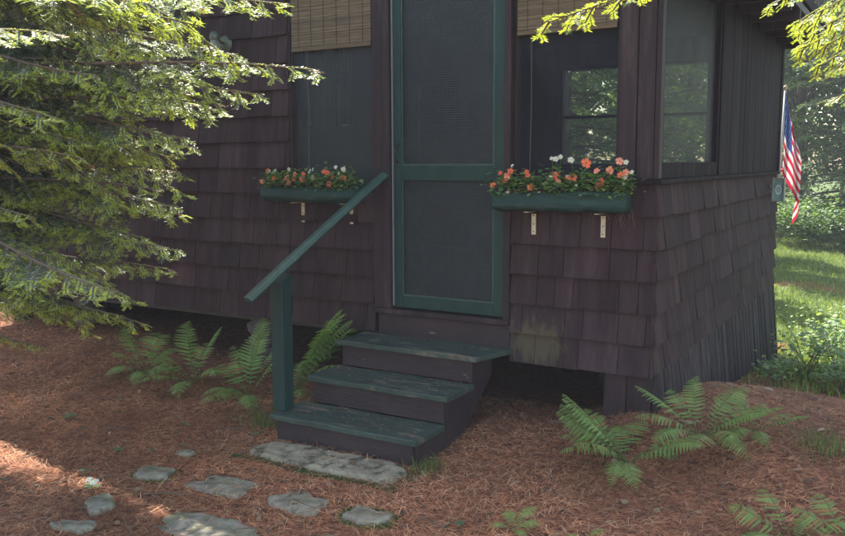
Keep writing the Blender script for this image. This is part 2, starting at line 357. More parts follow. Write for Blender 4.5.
# other walls
b = MB(); b.box((-WID, .091, .25), (-WID+.09, DEP-.1, 2.85)); b.build('wall', m_inner, cabin)
b = MB()
yb0, yb1 = DEP-.1, DEP
wins = [(-5.85, -5.05, 1.55, 2.6), (-2.42, -1.58, 1.44, 2.6), (-1.40, -.66, 1.44, 2.6)]
xs = [-WID]+[v for w_ in wins for v in w_[:2]]+[0]
for i in range(0, len(xs), 2): b.box((xs[i], yb0, .2), (xs[i+1], yb1, 2.85))
for x0, x1, z0, z1 in wins: b.box((x0, yb0+.001, .2), (x1, yb1-.001, z0)); b.box((x0, yb0+.001, z1), (x1, yb1-.001, 2.85))
b.build('wall', m_inner, cabin)
for i, (x0, x1, z0, z1) in enumerate(wins):
    f = MB(); t = .03
    for q in ((x0, z0, x1, z0+t), (x0, z1-t, x1, z1), (x0, z0+t, x0+t, z1-t), (x1-t, z0+t, x1, z1-t)): f.box((q[0], yb0-.02, q[1]), (q[2], yb1+.02, q[3]))
    zm = (z0+z1)/2; f.box((x0+t, yb0+.03, zm-.018), (x1-t, yb0+.07, zm+.018))
    wo = f.build('window', m_trim, cabin, bevel=.003)
    g_ = MB(); g_.box((x0+t, yb0+.045, z0+t), (x1-t, yb0+.049, zm-.019)); g_.box((x0+t, yb0+.045, zm+.019), (x1-t, yb0+.049, z1-t)); g_.build('pane', m_glass, wo)
    if i == 0:
        for a0, a1 in ((x0+.05, x0+.27), (x1-.33, x1-.05)):
            n = 18; vv = []; 
            for k in range(n+1):
                xx = a0+(a1-a0)*k/n; yy = yb0-.05+.012*math.sin(k*1.9)
                vv += [(xx, yy, z0+.03), (xx, yy, z1-.03)]
            c = MB(); c.add(vv, [(2*k, 2*k+2, 2*k+3, 2*k+1) for k in range(n)]); c.build('curtain', m_curtain, wo, smooth=True)
b = MB(); b.box((-WID+.1, .1, .34), (-.1, DEP-.11, .42)); b.box((-WID+.1, -.0, .26), (-2.0, .088, .3)) if 0 else None
b.build('floor', m_inner, cabin)
b = MB(); b.box((-WID, .0, 2.852), (-.001, DEP, 2.88)); b.build('ceiling', m_inner, cabin)
b = MB(); px0, px1, pz0, pz1 = -4.72, -4.02, 1.9, 2.78
b.box((-WID+.1, 2.5, .43), (px0, 2.56, 2.84)); b.box((px1, 2.5, .43), (-3.2, 2.56, 2.84)); b.box((px0, 2.501, .43), (px1, 2.559, pz0)); b.box((px0, 2.501, pz1), (px1, 2.559, 2.84)); b.build('partition', m_inner, cabin)
b = MB()
for q in (px0, -4.50, -4.245, px1-.03): b.box((q, 2.485, pz0), (q+.03, 2.498, pz1))
b.box((px0, 2.482, pz0-.03), (px1, 2.497, pz0-.001)); b.box((px0+.03, 2.487, 2.44), (px1-.03, 2.496, 2.465)); wo = b.build('window', m_trim, cabin)
for a0, a1 in ((-4.70, -4.60), (-4.44, -4.27), (-4.20, -4.05)):
    n = 12; vv = []
    for k in range(n+1): vv += [(a0+(a1-a0)*k/n, 2.52+.01*math.sin(k*1.9), pz0+.01), (a0+(a1-a0)*k/n, 2.52+.01*math.sin(k*1.9), pz1-.01)]
    c = MB(); c.add(vv, [(2*k, 2*k+2, 2*k+3, 2*k+1) for k in range(n)]); c.build('curtain', m_curtain, wo, smooth=True)
# beams under floor
b = MB(); b.box((-WID, .1, .2), (-.1, .2, .33)); b.box((-WID, 2.4, .2), (-.1, 2.55, .33)); b.build('floor_beam', m_inner, cabin)
# roof (gable, ridge along y) with overhang
ov = .42; zr = 3.75; xm = -WID/2; b = MB()
for sgn in (1, -1):
    xe = xm+sgn*(WID/2+ov); ze = 2.94-(zr-2.94)*0/1
    p = [(xe, -.5, 2.84), (xm, -.5, zr), (xm, DEP+.5, zr), (xe, DEP+.5, 2.84)]
    q = [(v[0], v[1], v[2]+.09) for v in p]
    b.hexa(p+q)
roof = b.build('roof', m_roof, cabin)
b = MB(); b.box((-.0, -.5, 2.74), (ov, DEP+.5, 2.80)) ; b.build('soffit', m_trim, cabin)
b = MB()
b.add([(-WID, -.0, 2.881), (0, -.0, 2.881), (xm, -.0, zr-.02), (-WID, .06, 2.881), (0, .06, 2.881), (xm, .06, zr-.02)], [(0, 1, 2), (5, 4, 3), (0, 3, 4, 1), (1, 4, 5, 2), (2, 5, 3, 0)])
b.build('gable', m_board, cabin); b = MB()
b.add([(-WID, DEP-.06, 2.881), (0, DEP-.06, 2.881), (xm, DEP-.06, zr-.02), (-WID, DEP, 2.881), (0, DEP, 2.881), (xm, DEP, zr-.02)], [(0, 1, 2), (5, 4, 3), (0, 3, 4, 1), (1, 4, 5, 2), (2, 5, 3, 0)])
b.build('gable', m_board, cabin)
b = MB()
for k in range(11):
    b = MB(); b.box((.03, -.4+k*.5, 2.66), (ov, -.36+k*.5, 2.738)); b.build('rafter_tail', m_trim, cabin)
# skirting boards, side (flared outwards) and small front corner
mb = MB(); y = .0
while y < DEP:
    wd = random.uniform(.045, .09); y1 = min(y+wd-.004, DEP+.01); zb = float(gz(.06, y))-.1; e = random.uniform(-.006, .008)
    fl = .05+.012*y; r = random.uniform(.7, 1.25); tz = .20+random.uniform(-.012, .015)
    mb.hexa([(fl-.02+e, y, zb), (fl+.012+e, y, zb), (fl+.012+e, y1, zb), (fl-.02+e, y1, zb), (-.005+e*.3, y, tz), (.022+e*.4, y, tz), (.022+e*.4, y1, tz), (-.005+e*.3, y1, tz)], (r, r, r*random.uniform(.95, 1.05)))
    y += wd
mb.build('skirting', m_skirt, cabin)
mb = MB()
for x0, x1, r in ((-.30, -.155, 1.0), (-.150, .004, .9)):
    mb.hexa([(x0+.01, -.04, -.40), (x1, -.04, -.40), (x1, -.01, -.40), (x0+.01, -.01, -.40), (x0, .004, .158), (x1, .004, .158), (x1, .03, .158), (x0, .03, .158)], (r, r, r))
mb.build('skirting', m_sh, cabin)
mb = MB(); x = -WID
while x < -.1:       # boards closing the far side of the crawl space
    mb.box((x, DEP-.03, -1.3), (x+.14, DEP-.01, .2), (.8, .8, .8)); x += .145
x = .09
while x < DEP: mb.box((-WID, x, -1.3), (-WID+.02, x+.14, .25), (.8, .8, .8)); x += .145
mb.build('skirting', m_skirt, cabin)
# piers
for x, y, s in ((-3.42, .30, .13), (-5.9, .45, .14), (-.75, 1.6, .13)):
    mb = MB(); z = float(gz(x, y))-.05
    while z < .26:
        h = random.uniform(.08, .14); h = min(h, .262-z) if z+h > .2 else h; pts = []
        mb.tube([(x, y, z), (x+.005, y, z+h*.2), (x, y, z+h*.8), (x, y, z+h)], [s*.85, s, s*1.03, s*.85], 10, jit=.1); z += h+.001
        if z > .24: break
    mb.build('stone_pier', m_pier, cabin)

# door surround + sill
b = MB()
b.box((-2.048, -.038, .44), (-1.965, .09, 2.78)); b.box((-1.961, -.045, .44), (-1.90, .09, 2.78))
b.box((-1.005, -.042, .44), (-.958, .09, 2.78))
b.build('door_frame', m_trim, cabin, bevel=.004)
b = MB(); b.box((-1.896, -.02, .46), (-1.884, .0, 2.78)); b.build('light_gap_strip', mat('white_strip', (.17, .18, .21), .5, .1), cabin)  # pale strip coloured in for the line of light at the door gap
b = MB(); b.box((-2.03, -.05, .40), (-.958, .09, .438)); b.build('door_sill', m_trim, cabin, bevel=.005)
b = MB(); b.box((-2.02, -.022, .2), (-.958, .05, .398)); b.build('sill_face', m_riser, cabin, bevel=.003)
dx0, dx1, dz0, dz1 = -1.880, -1.009, .452, 2.76
b = MB(); yf, yk = -.018, .02
b.box((dx0, yf, dz0), (dx0+.062, yk, dz1)); b.box((dx1-.078, yf, dz0), (dx1, yk, dz1))
b.box((dx0+.0625, yf+.001, dz0), (dx1-.0785, yk-.001, dz0+.085)); b.box((dx0+.0625, yf+.001, 1.37), (dx1-.0785, yk-.001, 1.475)); b.box((dx0+.0625, yf+.001, dz1-.09), (dx1-.0785, yk-.001, dz1))
door = b.build('screen_door', m_green, cabin, bevel=.004)
b = MB(); b.box((dx0+.06, .004, dz0+.08), (dx1-.075, .006, 1.375)); b.box((dx0+.06, .004, 1.47), (dx1-.075, .006, dz1-.08)); b.build('mesh', m_scr_d, door)
b = MB()
for z0, z1 in ((dz0+.086, 1.369), (1.476, dz1-.091)):      # thin retaining bead
    b.box((dx0+.063, -.012, z0), (dx1-.079, -.002, z0+.012)); b.box((dx0+.063, -.012, z0+.0125), (dx0+.073, -.002, z1)); b.box((dx1-.089, -.012, z0+.0125), (dx1-.079, -.002, z1))
b.build('bead', m_greenrail, door)
b = MB(); hx = dx0+.035; b.tube([(hx, yf, 1.50), (hx, yf-.035, 1.515), (hx, yf-.042, 1.56), (hx, yf-.035, 1.605), (hx, yf, 1.62)], .006, 8); b.box((hx-.012, yf-.004, 1.49), (hx+.012, yf+.001, 1.51)); b.box((hx-.012, yf-.004, 1.61), (hx+.012, yf+.001, 1.63))
b.build('handle', m_black, door, smooth=False)
# front openings: frames and screens
for (x0, x1, z0, z1, ms) in ((-2.828, -2.052, 1.272, 2.776, m_scr), (-.955, -.24, 1.392, 2.776, m_scr_r)):
    f = MB(); t = .022; y0, y1 = .012, .06
    f.box((x0, y0, z0), (x1, y1, z0+t)); f.box((x0, y0, z1-t), (x1, y1, z1)); f.box((x0, y0+.001, z0+t), (x0+t, y1-.001, z1-t)); f.box((x1-t, y0+.001, z0+t), (x1, y1-.001, z1-t))
    wo = f.build('porch_window', m_trim, cabin)
    s_ = MB(); s_.box((x0+t*.8, .03, z0+t*.8), (x1-t*.8, .032, z1-t*.8)); s_.build('screen', ms, wo)
f = MB(); y0, y1, z0, z1, t = .055, 1.66, 1.392, 2.718, .045
f.box((-.06, y0, z0), (.005, y1, z0+.10)); f.box((-.06, y0, z1-t), (.005, y1, z1)); f.box((-.059, y0, z0+.1), (.004, y0+t, z1-t)); f.box((-.059, y1-t, z0+.1), (.004, y1, z1-t))
wo = f.build('porch_window', m_board, cabin, bevel=.003)
s_ = MB(); s_.box((-.03, y0+.03, z0+.08), (-.028, y1-.03, z1-.03)); s_.build('screen', m_scr_s, wo)

# ------------------------------------------------------------------ bamboo blinds
def blind(x0, x1, zb, label, seed):
    rr = random.Random(seed); o = empty('bamboo_blind', ((x0+x1)/2, .0, zb), 0, label, 'blind', 'rolled bamboo blinds in the front openings')
    b = MB(); w2 = (x1-x0)/2; z = .0; k = 0
    while zb+z < 2.775:
        h = .0085; c = rr.uniform(.7, 1.15) if k % 9 else .6
        sag = rr.uniform(-.0008, .0008)
        b.hexa([(-w2, -.006, z+sag), (w2, -.006, z-sag), (w2, .0, z-sag), (-w2, .0, z+sag), (-w2, -.005, z+h+sag), (w2, -.005, z+h-sag), (w2, .0, z+h-sag), (-w2, .0, z+h+sag)], (c, c*.97, c*.9)); z += .0097; k += 1
    b.build('slats', m_bamboo, o)
    b = MB(); b.box((-w2, -.012, -.03), (w2, .006, -.0015), (.75, .72, .65)); b.build('bottom_rail', m_bamboo, o, bevel=.003)
    b = MB()
    for q in np.linspace(-w2+.07, w2-.07, 6): b.box((q-.0016, -.0085, 0), (q+.0016, -.0064, 2.77-zb), (.35, .3, .25))
    b.build('stitching', m_bamboo, o)
    return o
bl = blind(-2.80, -2.075, 2.36, 'tan bamboo blind rolled halfway, above the smaller left flower box', 1)
blr = blind(-.93, -.265, 2.34, 'tan bamboo blind in the opening right of the green screen door', 2)
for o, xx, zl in ((bl, -.23, -.95), (blr, -.24, -.93)):
    b = MB(); b.tube([(xx, .005, .1), (xx+.004, .012, zl*.5), (xx-.003, .012, zl)], .0016, 5); b.build('pull_cord', mat('cord', (.16, .15, .13), .8, .1), o)

# ------------------------------------------------------------------ steps
steps = empty('wooden_steps', (-1.6, -.5, -.3), 0, 'three wooden steps with worn green treads and brown risers', 'steps')
sx = lambda x: x+1.6
def sbox(b, x0, y0, z0, x1, y1, z1, c=(1, 1, 1)): b.box((x0+1.6, y0+.5, z0+.3), (x1+1.6, y1+.5, z1+.3), c)
tr = [(-2.15, -1.035, -.375, -.026, .205, .243), (-2.15, -1.055, -.72, -.355, .02, .058), (-2.19, -1.075, -1.065, -.70, -.165, -.127)]
for i, (x0, x1, y0, y1, z0, z1) in enumerate(tr):
    b = MB(); n = 12   # gently uneven nosing
    yy = [y0+.003*math.sin(k*1.3+i) for k in range(n+1)]
    for k in range(n):
        a0, a1 = x0+(x1-x0)*k/n, x0+(x1-x0)*(k+1)/n
    vs = []; fsq = []
    for k in range(n+1):
        xx = x0+(x1-x0)*k/n; dz = .002*math.sin(k*.9+i*2)
        xb = xx+(.10*(k/n)**3 if i == 0 else 0); vs += [(xx+1.6, yy[k]+.5, z0+.3), (xb+1.6, y1+.5, z0+.3), (xb+1.6, y1+.5, z1+.3+dz), (xx+1.6, yy[k]+.5, z1+.3+dz)]
    for k in range(n):
        q = 4*k
        for s_ in range(4): fsq.append((q+s_, q+(s_+1) % 4, q+4+(s_+1) % 4, q+4+s_))
    fsq += [(0, 3, 2, 1), (4*n, 4*n+1, 4*n+2, 4*n+3)]
    b.add(vs, fsq); b.build('tread', m_tread, steps, bevel=.006)
for (x0, x1, y, z0, z1) in ((-2.11, -1.075, -.345, .059, .204), (-2.11, -1.095, -.69, -.126, .019), (-2.15, -1.115, -1.035, -.40, -.166)):
    b = MB(); sbox(b, x0, y, z0, x1, y+.025, z1); b.build('riser', m_riser, steps, bevel=.003)
for xa in (-2.14, -1.115):     # stringers: stepped top, sloping underside
    prof = [(-1.01, -.40), (-1.01, -.167), (-.665, -.167), (-.665, .018), (-.32, .018), (-.32, .203), (-.03, .203), (-.03, .06), (-.50, -.30), (-.62, -.42)]
    b = MB(); n = len(prof)
    vs = [(xa+1.6, y+.5, z+.3) for y, z in prof]+[(xa+.03+1.6, y+.5, z+.3) for y, z in prof]
    b.add(vs, [tuple(range(n))[::-1], tuple(range(n, 2*n))]+[(i, (i+1) % n, n+(i+1) % n, n+i) for i in range(n)])
    b.build('stringer', m_riser, steps)
# handrail
hr = empty('handrail', (-2.13, -.93, -.12), 0, 'green wooden handrail on a square post beside the steps', 'handrail')
b = MB(); b.hexa([(-.10, -.05, -.006), (.0, -.05, -.006), (.0, .05, -.006), (-.10, .05, -.006), (-.10, -.05, .845), (.0, -.05, .845), (.0, .05, .90), (-.10, .05, .90)])
b.build('post', mat('green_post_paint', (.008, .033, .030), .55, .25, 6, (1, 1, .3), .2, 30, second=(.03, .05, .045), second_pos=.62), hr, bevel=.005)
p0 = Vector((-.07, -.30, .765)); p1 = Vector((.20, .86, 1.53)); b = MB(); dd = (p1-p0).normalized(); sd_ = dd.cross(Vector((0, 0, 1))).normalized(); uu = sd_.cross(dd)
n = 10
for i in range(n+1): 
    pass
vs = []; prof = [(-.038, -.018), (.038, -.018), (.044, -.004), (.036, .014), (.018, .022), (-.018, .022), (-.036, .014), (-.044, -.004)]
for i in range(n+1):
    p = p0.lerp(p1, i/n)+uu*(.006*math.sin(i/n*math.pi))
    for a_, c_ in prof: vs.append(tuple(p+sd_*a_+uu*c_))
k = len(prof); fq = [(i*k+j, i*k+(j+1) % k, (i+1)*k+(j+1) % k, (i+1)*k+j) for i in range(n) for j in range(k)]+[tuple(range(k))[::-1], tuple(range(n*k, n*k+k))]
b.add(vs, fq); b.build('rail', m_greenrail, hr, bevel=.003)

# ------------------------------------------------------------------ flower boxes
def flower_box(xc, hw, zt, h, label, seed, brx):
    rr = random.Random(seed); o = empty('flower_box', (xc, -.03, zt-h), 0, label, 'flower box', 'green bark flower boxes on brackets')
    b = MB(); n = 40; k = 14; vs = []
    for i in range(n+1):
        x = -hw+2*hw*i/n; endr = 1-.12*max(0, abs(2*i/n-1)-.93)/.07
        for j in range(k+1):
            a = math.pi*(.5+j/k); # from bottom back to top via front
            a = -math.pi/2 - math.pi*j/k
            dep = .155; yy = math.cos(a)*dep if True else 0
            sx_ = abs(math.cos(a))**.45; sz = math.copysign(abs(math.sin(a))**.7, math.sin(a))
            groove = -.012*math.exp(-((j/k-.55)/.05)**2)-.007*math.exp(-((j/k-.3)/.04)**2)
            rad = 1+.5*noise.noise(Vector((x*2.2, j*.35, seed)))*.24+.09*noise.noise(Vector((x*11, j*.9, seed+5)))+.04*noise.noise(Vector((x*40, j*2.3, seed+9)))
            vs.append((x+(.01*noise.noise(Vector((j*.9, seed, 3.3))) if i in (0, n) else 0), -(sx_*dep*rad*endr+groove)-.005, h/2+sz*h/2*rad*endr))
    fq = [(i*(k+1)+j, i*(k+1)+j+1, (i+1)*(k+1)+j+1, (i+1)*(k+1)+j) for i in range(n) for j in range(k)]
    fq += [tuple(range(k+1))[::-1], tuple(range(n*(k+1), (n+1)*(k+1)))]
    b.add(vs, fq); tr_ = b.build('trough', m_box, o, smooth=True)
    b = MB()
    for q in range(22):
        x_ = rr.choice([rr.uniform(-hw, hw), rr.uniform(hw*.8, hw+.03)]); z_ = rr.uniform(0, h*.3); y_ = -rr.uniform(.03, .12); ln_ = rr.uniform(.03, .13)
        b.tube([(x_, y_, z_), (x_+rr.uniform(-.02, .03), y_-.01, z_-ln_*.5), (x_+rr.uniform(-.03, .05), y_+rr.uniform(-.02, .02), z_-ln_)], [.0012, .001, .0006], 4, (1.6, 1.3, 1.2))
    tag(b.build('dry_strands', m_twig, o), kind='stuff')
    b = MB(); b.box((-hw+.03, -.13, h*.6), (hw-.03, -.02, h*1.0)); b.build('soil', mat('soil', (.03, .02, .015), .95, .4, 30, bump=1), o)
    for x in brx:
        b = MB(); b.box((x-.016, -.012+.02, -.16), (x+.016, .0, .0)) if 0 else b.box((x-.015, -.0, -.155), (x+.015, .005, .005)); b.box((x-.015, -.13, -.004), (x+.015, .0, 0))
        br = b.build('bracket', m_brass, o, bevel=.001)
        for z in (-.03, -.085, -.135): b = MB(); b.lathe([(.0001, -.003), (.0045, -.003), (.0045, .001)], 8, (x, 0, z), 'y'); b.build('screw', m_black, br)
    return o
ZL, ZR = 1.335, 1.325
flower_box(-2.565, .44, ZL, .135, 'smaller-looking green flower box on the left, behind the handrail', 3, (-.14, .315))
flower_box(-.59, .45, ZR, .145, 'green rough bark flower box on the right, below the corner opening', 8, (-.20, .27))
GRN = [(.16, .26, .08), (.11, .20, .06), (.22, .31, .11), (.08, .15, .05)]
def leaf_cluster(b, c, n, spread, size, rr, cols=GRN, flat=.5):
    for _ in range(n):
        p = Vector(c)+Vector((rr.gauss(0, spread[0]), rr.gauss(0, spread[1]), rr.gauss(0, spread[2])))
        a = rr.uniform(0, 6.28); d = Vector((math.cos(a), math.sin(a), rr.uniform(-.5, .6))).normalized(); s = d.cross(Vector((rr.uniform(-flat, flat), rr.uniform(-flat, flat), 1))).normalized()
        L_ = size*rr.uniform(.6, 1.2); w_ = L_*.33; nrm = s.cross(d)
        pts = [p, p+d*L_*.3+s*w_, p+d*L_*.7+s*w_*.8, p+d*L_-nrm*L_*.1, p+d*L_*.7-s*w_*.8, p+d*L_*.3-s*w_]
        mid = p+d*L_*.5+nrm*L_*.06
        c_ = rr.choice(cols); r = rr.uniform(.75, 1.25)
        b.add(pts+[mid], [(i, (i+1) % 6, 6) for i in range(6)], tuple(q*r for q in c_))
def bloom(parent, p, facing, r, col, eye, rr, white=False):
    b = MB(); f = facing.normalized(); u = f.orthogonal().normalized(); v = f.cross(u)
    for k in range(5):
        a = 2*math.pi*k/5+rr.uniform(-.1, .1); d = u*math.cos(a)+v*math.sin(a); s = -u*math.sin(a)+v*math.cos(a); rk = r*rr.uniform(.85, 1.1)
        pts = [f*.001, d*rk*.5+s*rk*.38+f*.003, d*rk*.95+s*rk*.33, d*rk*.88-f*.002, d*rk*.95-s*rk*.33, d*rk*.5-s*rk*.38+f*.003]
        c = tuple(q*rr.uniform(.88, 1.1) for q in col)
        b.add(pts, [(0, 1, 2, 3), (0, 3, 4, 5)], c)
    b.add([f*.004+(u*math.cos(t)+v*math.sin(t))*r*.16 for t in np.linspace(0, 5.2, 6)], [(0, 1, 2, 3, 4, 5)], eye)
    return b.build('flower', m_flower, parent, loc=p)
CORAL = [(.88, .24, .11), (.82, .20, .10), (.92, .36, .24)]; WHITE = [(.75, .76, .6), (.8, .8, .72)]
def plant(x, z, blooms, label, seed, w=.07):
    rr = random.Random(seed); o = empty('bedding_plant', (x, -.125, z), 0, label, 'plant', 'bedding plants in the flower boxes')
    b = MB(); leaf_cluster(b, (0, -.01, .04), 130, (w*1.1, .04, .034), .042, rr); 
    leaf_cluster(b, (0, -.045, .0), 40, (w*1.2, .02, .018), .034, rr)
    blooms = blooms+[(rr.uniform(-w, w), -.02-.03*rr.random(), rr.uniform(.03, .12), rr.uniform(.016, .023), rr.choice('ccw')) for _ in range(2)]
    for dx, dy, dz, r, kind in blooms:
        b.tube([(dx*.4, dy*.3, .0), (dx*.8, dy*.8, dz*.6), (dx, dy+.004, dz-.004)], .0016, 4, (.12, .2, .06))
        if dz > .075: leaf_cluster(b, (dx*.85, dy, dz*.65), 7, (.014, .012, .014), .034, rr)
    b.build('foliage', m_leaf, o)
    for dx, dy, dz, r, kind in blooms:
        if kind == 'c': bloom(o, Vector((dx, dy-.01, dz)), Vector((rr.uniform(-.1, .5), -1, rr.uniform(0, .7))), r, rr.choice(CORAL), (.5, .05, .03), rr)
        else: bloom(o, Vector((dx, dy-.01, dz)), Vector((rr.uniform(-.6, .6), -1, rr.uniform(-.2, .9))), r*.9, rr.choice(WHITE), (.6, .6, .15), rr, True)
    return o
plant(-2.90, ZL, [(-.05, 0, .10, .022, 'w'), (-.0, 0, .085, .026, 'w'), (.025, -.01, .105, .02, 'w'), (-.09, -.03, .02, .022, 'c'), (-.06, 0, .05, .015, 'w'), (.03, -.03, .035, .018, 'w')], 'white flowering plant at the far left end of the left flower box', 11, .05)
plant(-2.72, ZL, [(-.03, -.02, .05, .026, 'c'), (.04, -.02, .045, .026, 'c'), (.0, -.04, .012, .026, 'c'), (-.05, -.04, .03, .02, 'c')], 'coral flowering plant second from the left in the left flower box', 12)
plant(-2.52, ZL, [(-.03, 0, .10, .024, 'w'), (.01, -.02, .05, .026, 'w'), (-.0, 0, .115, .018, 'w'), (-.07, -.03, .035, .024, 'c')], 'white flowering plant in the middle of the left flower box', 13)
plant(-2.33, ZL, [(-.02, 0, .065, .024, 'c'), (-.02, -.03, .01, .026, 'c'), (.09, 0, .115, .024, 'w'), (.05, 0, .09, .02, 'w'), (.02, 0, .13, .018, 'w')], 'mixed coral and white plant nearest the handrail in the left box', 14)
plant(-2.20, ZL, [(.02, 0, .05, .022, 'w'), (-.01, -.02, .03, .018, 'w')], 'small pale-flowered plant at the right end of the left box', 15, .04)
plant(-.93, ZR, [(-.09, -.03, .025, .024, 'c'), (.0, 0, .085, .026, 'c'), (.02, 0, .115, .022, 'c'), (-.01, -.02, .055, .022, 'c'), (.03, 0, .15, .016, 'w'), (.02, -.04, -.02, .015, 'w')], 'upright coral flowering plant at the left end of the right flower box', 21, .055)
plant(-.75, ZR, [(.0, -.04, .015, .027, 'c'), (.05, -.03, -.02, .013, 'w'), (.10, -.02, .04, .012, 'w')], 'leafy plant with one coral bloom, second from left in right box', 22, .06)
plant(-.60, ZR, [(.0, -.01, .09, .03, 'c'), (.0, 0, .19, .026, 'w'), (.03, 0, .205, .018, 'w'), (-.03, 0, .195, .016, 'w')], 'plant with tall white blooms above a coral one in right box', 23, .065)
plant(-.45, ZR, [(-.03, -.01, .075, .031, 'c'), (.05, 0, .165, .034, 'c'), (-.05, 0, .185, .026, 'w'), (-.0, -.03, .03, .01, 'w')], 'plant with two big coral blooms in the middle of right box', 24, .065)
plant(-.30, ZR, [(.0, -.03, .03, .03, 'c'), (.05, 0, .12, .028, 'c'), (.02, 0, .06, .01, 'w')], 'plant with paired coral blooms right of centre in right box', 25, .065)
plant(-.19, ZR, [(.0, 0, .175, .028, 'c'), (.04, 0, .17, .022, 'w'), (.035, -.02, .085, .028, 'w'), (.075, 0, .11, .02, 'w'), (.03, -.02, .04, .016, 'w')], 'tall coral and white plant at the right end of right box', 26, .05)

# ------------------------------------------------------------------ wall lamp
o = empty('wall_lamp', (-3.46, -.02, 2.44), 0, 'tarnished glass wall lamp on the shingles behind the fir branches', 'wall lamp')
m_verd = mat('tarnished_metal', (.10, .12, .09), .5, .3, 20, metal=.3)
b = MB(); b.lathe([(.001, -.03), (.03, -.028), (.058, -.018), (.07, -.004), (.072, .0), (.068, .004)], 24, (0, 0, 0), 'y'); b.build('back_plate', m_verd, o, smooth=True)
b = MB(); b.tube([(0, -.02, 0), (-.0, -.07, .012), (-.0, -.11, .03)], .013, 10); b.build('arm', m_verd, o, smooth=True)
b = MB(); b.lathe([(.001, .085), (.02, .08), (.035, .065), (.04, .045), (.04, .02), (.034, .012)], 20, (0, -.12, 0)); b.build('cap', m_verd, o, smooth=True)
b = MB(); b.lathe([(.032, .012), (.036, 0), (.05, -.02), (.058, -.05), (.055, -.08), (.04, -.105), (.001, -.115)], 20, (0, -.12, 0)); b.build('glass_shade', mat('frosted_glass', (.16, .19, .15), .15, .2, 20, bump=0, spec=.7), o, smooth=True)
# ------------------------------------------------------------------ small framed sign
o = empty('small_sign', (.105, 4.05, 1.21), -.25, 'small framed plaque with pale green face beside the flag', 'sign')
b = MB(); hw, hh = .062, .118
b.box((-hw, 0, -hh), (-hw+.012, .035, hh)); b.box((hw-.012, 0, -hh), (hw, .035, hh)); b.box((-hw+.012, .001, -hh), (hw-.012, .034, -hh+.012)); b.box((-hw+.012, .001, hh-.012), (hw-.012, .034, hh))
b.box((-hw-.04, .012, .02), (-hw-.001, .024, .05)); b.box((-hw-.04, .012, -.05), (-hw-.001, .024, -.02))
b.build('frame', mat('grey_frame', (.30, .30, .27), .6, .3, 10), o, bevel=.002)
b = MB(); b.box((-hw+.011, .012, -hh+.011), (hw-.011, .03, hh-.011)); b.build('face', mat('sign_face', (.22, .36, .34), .4, .3, 8, bump=0), o)
b = MB()
for k in range(20):
    a0, a1 = 2*math.pi*k/20, 2*math.pi*(k+1)/20
    P = lambda a, q: (q*.62*math.cos(a), .009, q*math.sin(a))
    b.add([P(a0, .030), P(a1, .030), P(a1, .052), P(a0, .052)], [(0, 1, 2, 3)])
b.add([(-.006, .009, -.016), (.006, .009, -.016), (.006, .009, .016), (-.006, .009, .016)], [(0, 1, 2, 3)])
b.build('mark', mat('sign_mark', (.6, .72, .70), .5, .1, bump=0), o)
# ------------------------------------------------------------------ flag
o = empty('flag', (.015, 4.83, .96), 0, 'American flag hanging limp from a pole at the far corner', 'flag')
b = MB(); b.tube([(-.02, .0, .1), (.0, .02, 1.30)], .011, 10); b.build('pole', mat('pole', (.55, .55, .58), .4, .1), o, smooth=True)
b = MB(); b.lathe([(.001, .045), (.018, .03), (.022, .015), (.016, .0), (.012, -.01)], 14, (.0, .02, 1.305)); b.build('finial', mat('finial', (.5, .44, .34), .4, .1), o, smooth=True)
def fl(s, t):
    # s along the fly, t along the hoist; limp cloth: fly folds back and forth while it falls
    hang = .62*t*.95; x = .008+s*(.12+.17*t**.5)+.012*math.sin(s*9+t*3)*t
    y = .02+.07*math.sin(s*15+t*2.5)*(.25+.75*t)*min(1, s*4)
    x = x if x < .20 else .20-(x-.20)*.7; z = 1.27-.84*t-.60*min(s, .45+.55*s)+.012*math.sin(s*15+t*5)
    return (x, y-.02, z)
ns, ntt = 90, 78; vs = [fl(i/ns, j/ntt) for i in range(ns+1) for j in range(ntt+1)]
b = MB(); RED, WHT, BLU = (.50, .03, .06), (.74, .72, .72), (.04, .09, .30); fq = []; cc = []
for i in range(ns):
    for j in range(ntt):
        s_, t_ = (i+.5)/ns, (j+.5)/ntt; st = int(t_*13)
        c = BLU if (s_ < .4 and st < 7) else (RED if st % 2 == 0 else WHT)
        a_ = i*(ntt+1)+j; fq.append((a_, a_+ntt+1, a_+ntt+2, a_+1)); cc.append(c)
b.v = vs; b.f = fq; b.c = cc; b.m = [0]*len(fq)
for rI in range(9):
    nst = 6 if rI % 2 == 0 else 5
    for cI in range(nst):
        s0 = (.4/12)*((1 if rI % 2 == 0 else 2)+2*cI); t0 = (7/13)*(rI+1)/10
        P0 = Vector(fl(s0, t0)); es = (Vector(fl(s0+.01, t0))-P0)/.01; et = (Vector(fl(s0, t0+.01))-P0)/.01; nn = es.cross(et).normalized()
        for sg in (1, -1):
            pts = []
            for q in range(10):
                rr_ = (.03 if q % 2 == 0 else .012); an = q*math.pi/5
                pts.append(P0+es*(rr_*.62*math.sin(an))-et*(rr_*math.cos(an))+nn*sg*.002)
            b.add([P0+nn*sg*.002]+pts, [(0, k_+1, (k_+1) % 10+1) for k_ in range(10)], (.8, .8, .82))
b.build('cloth', m_cloth, o, smooth=False)

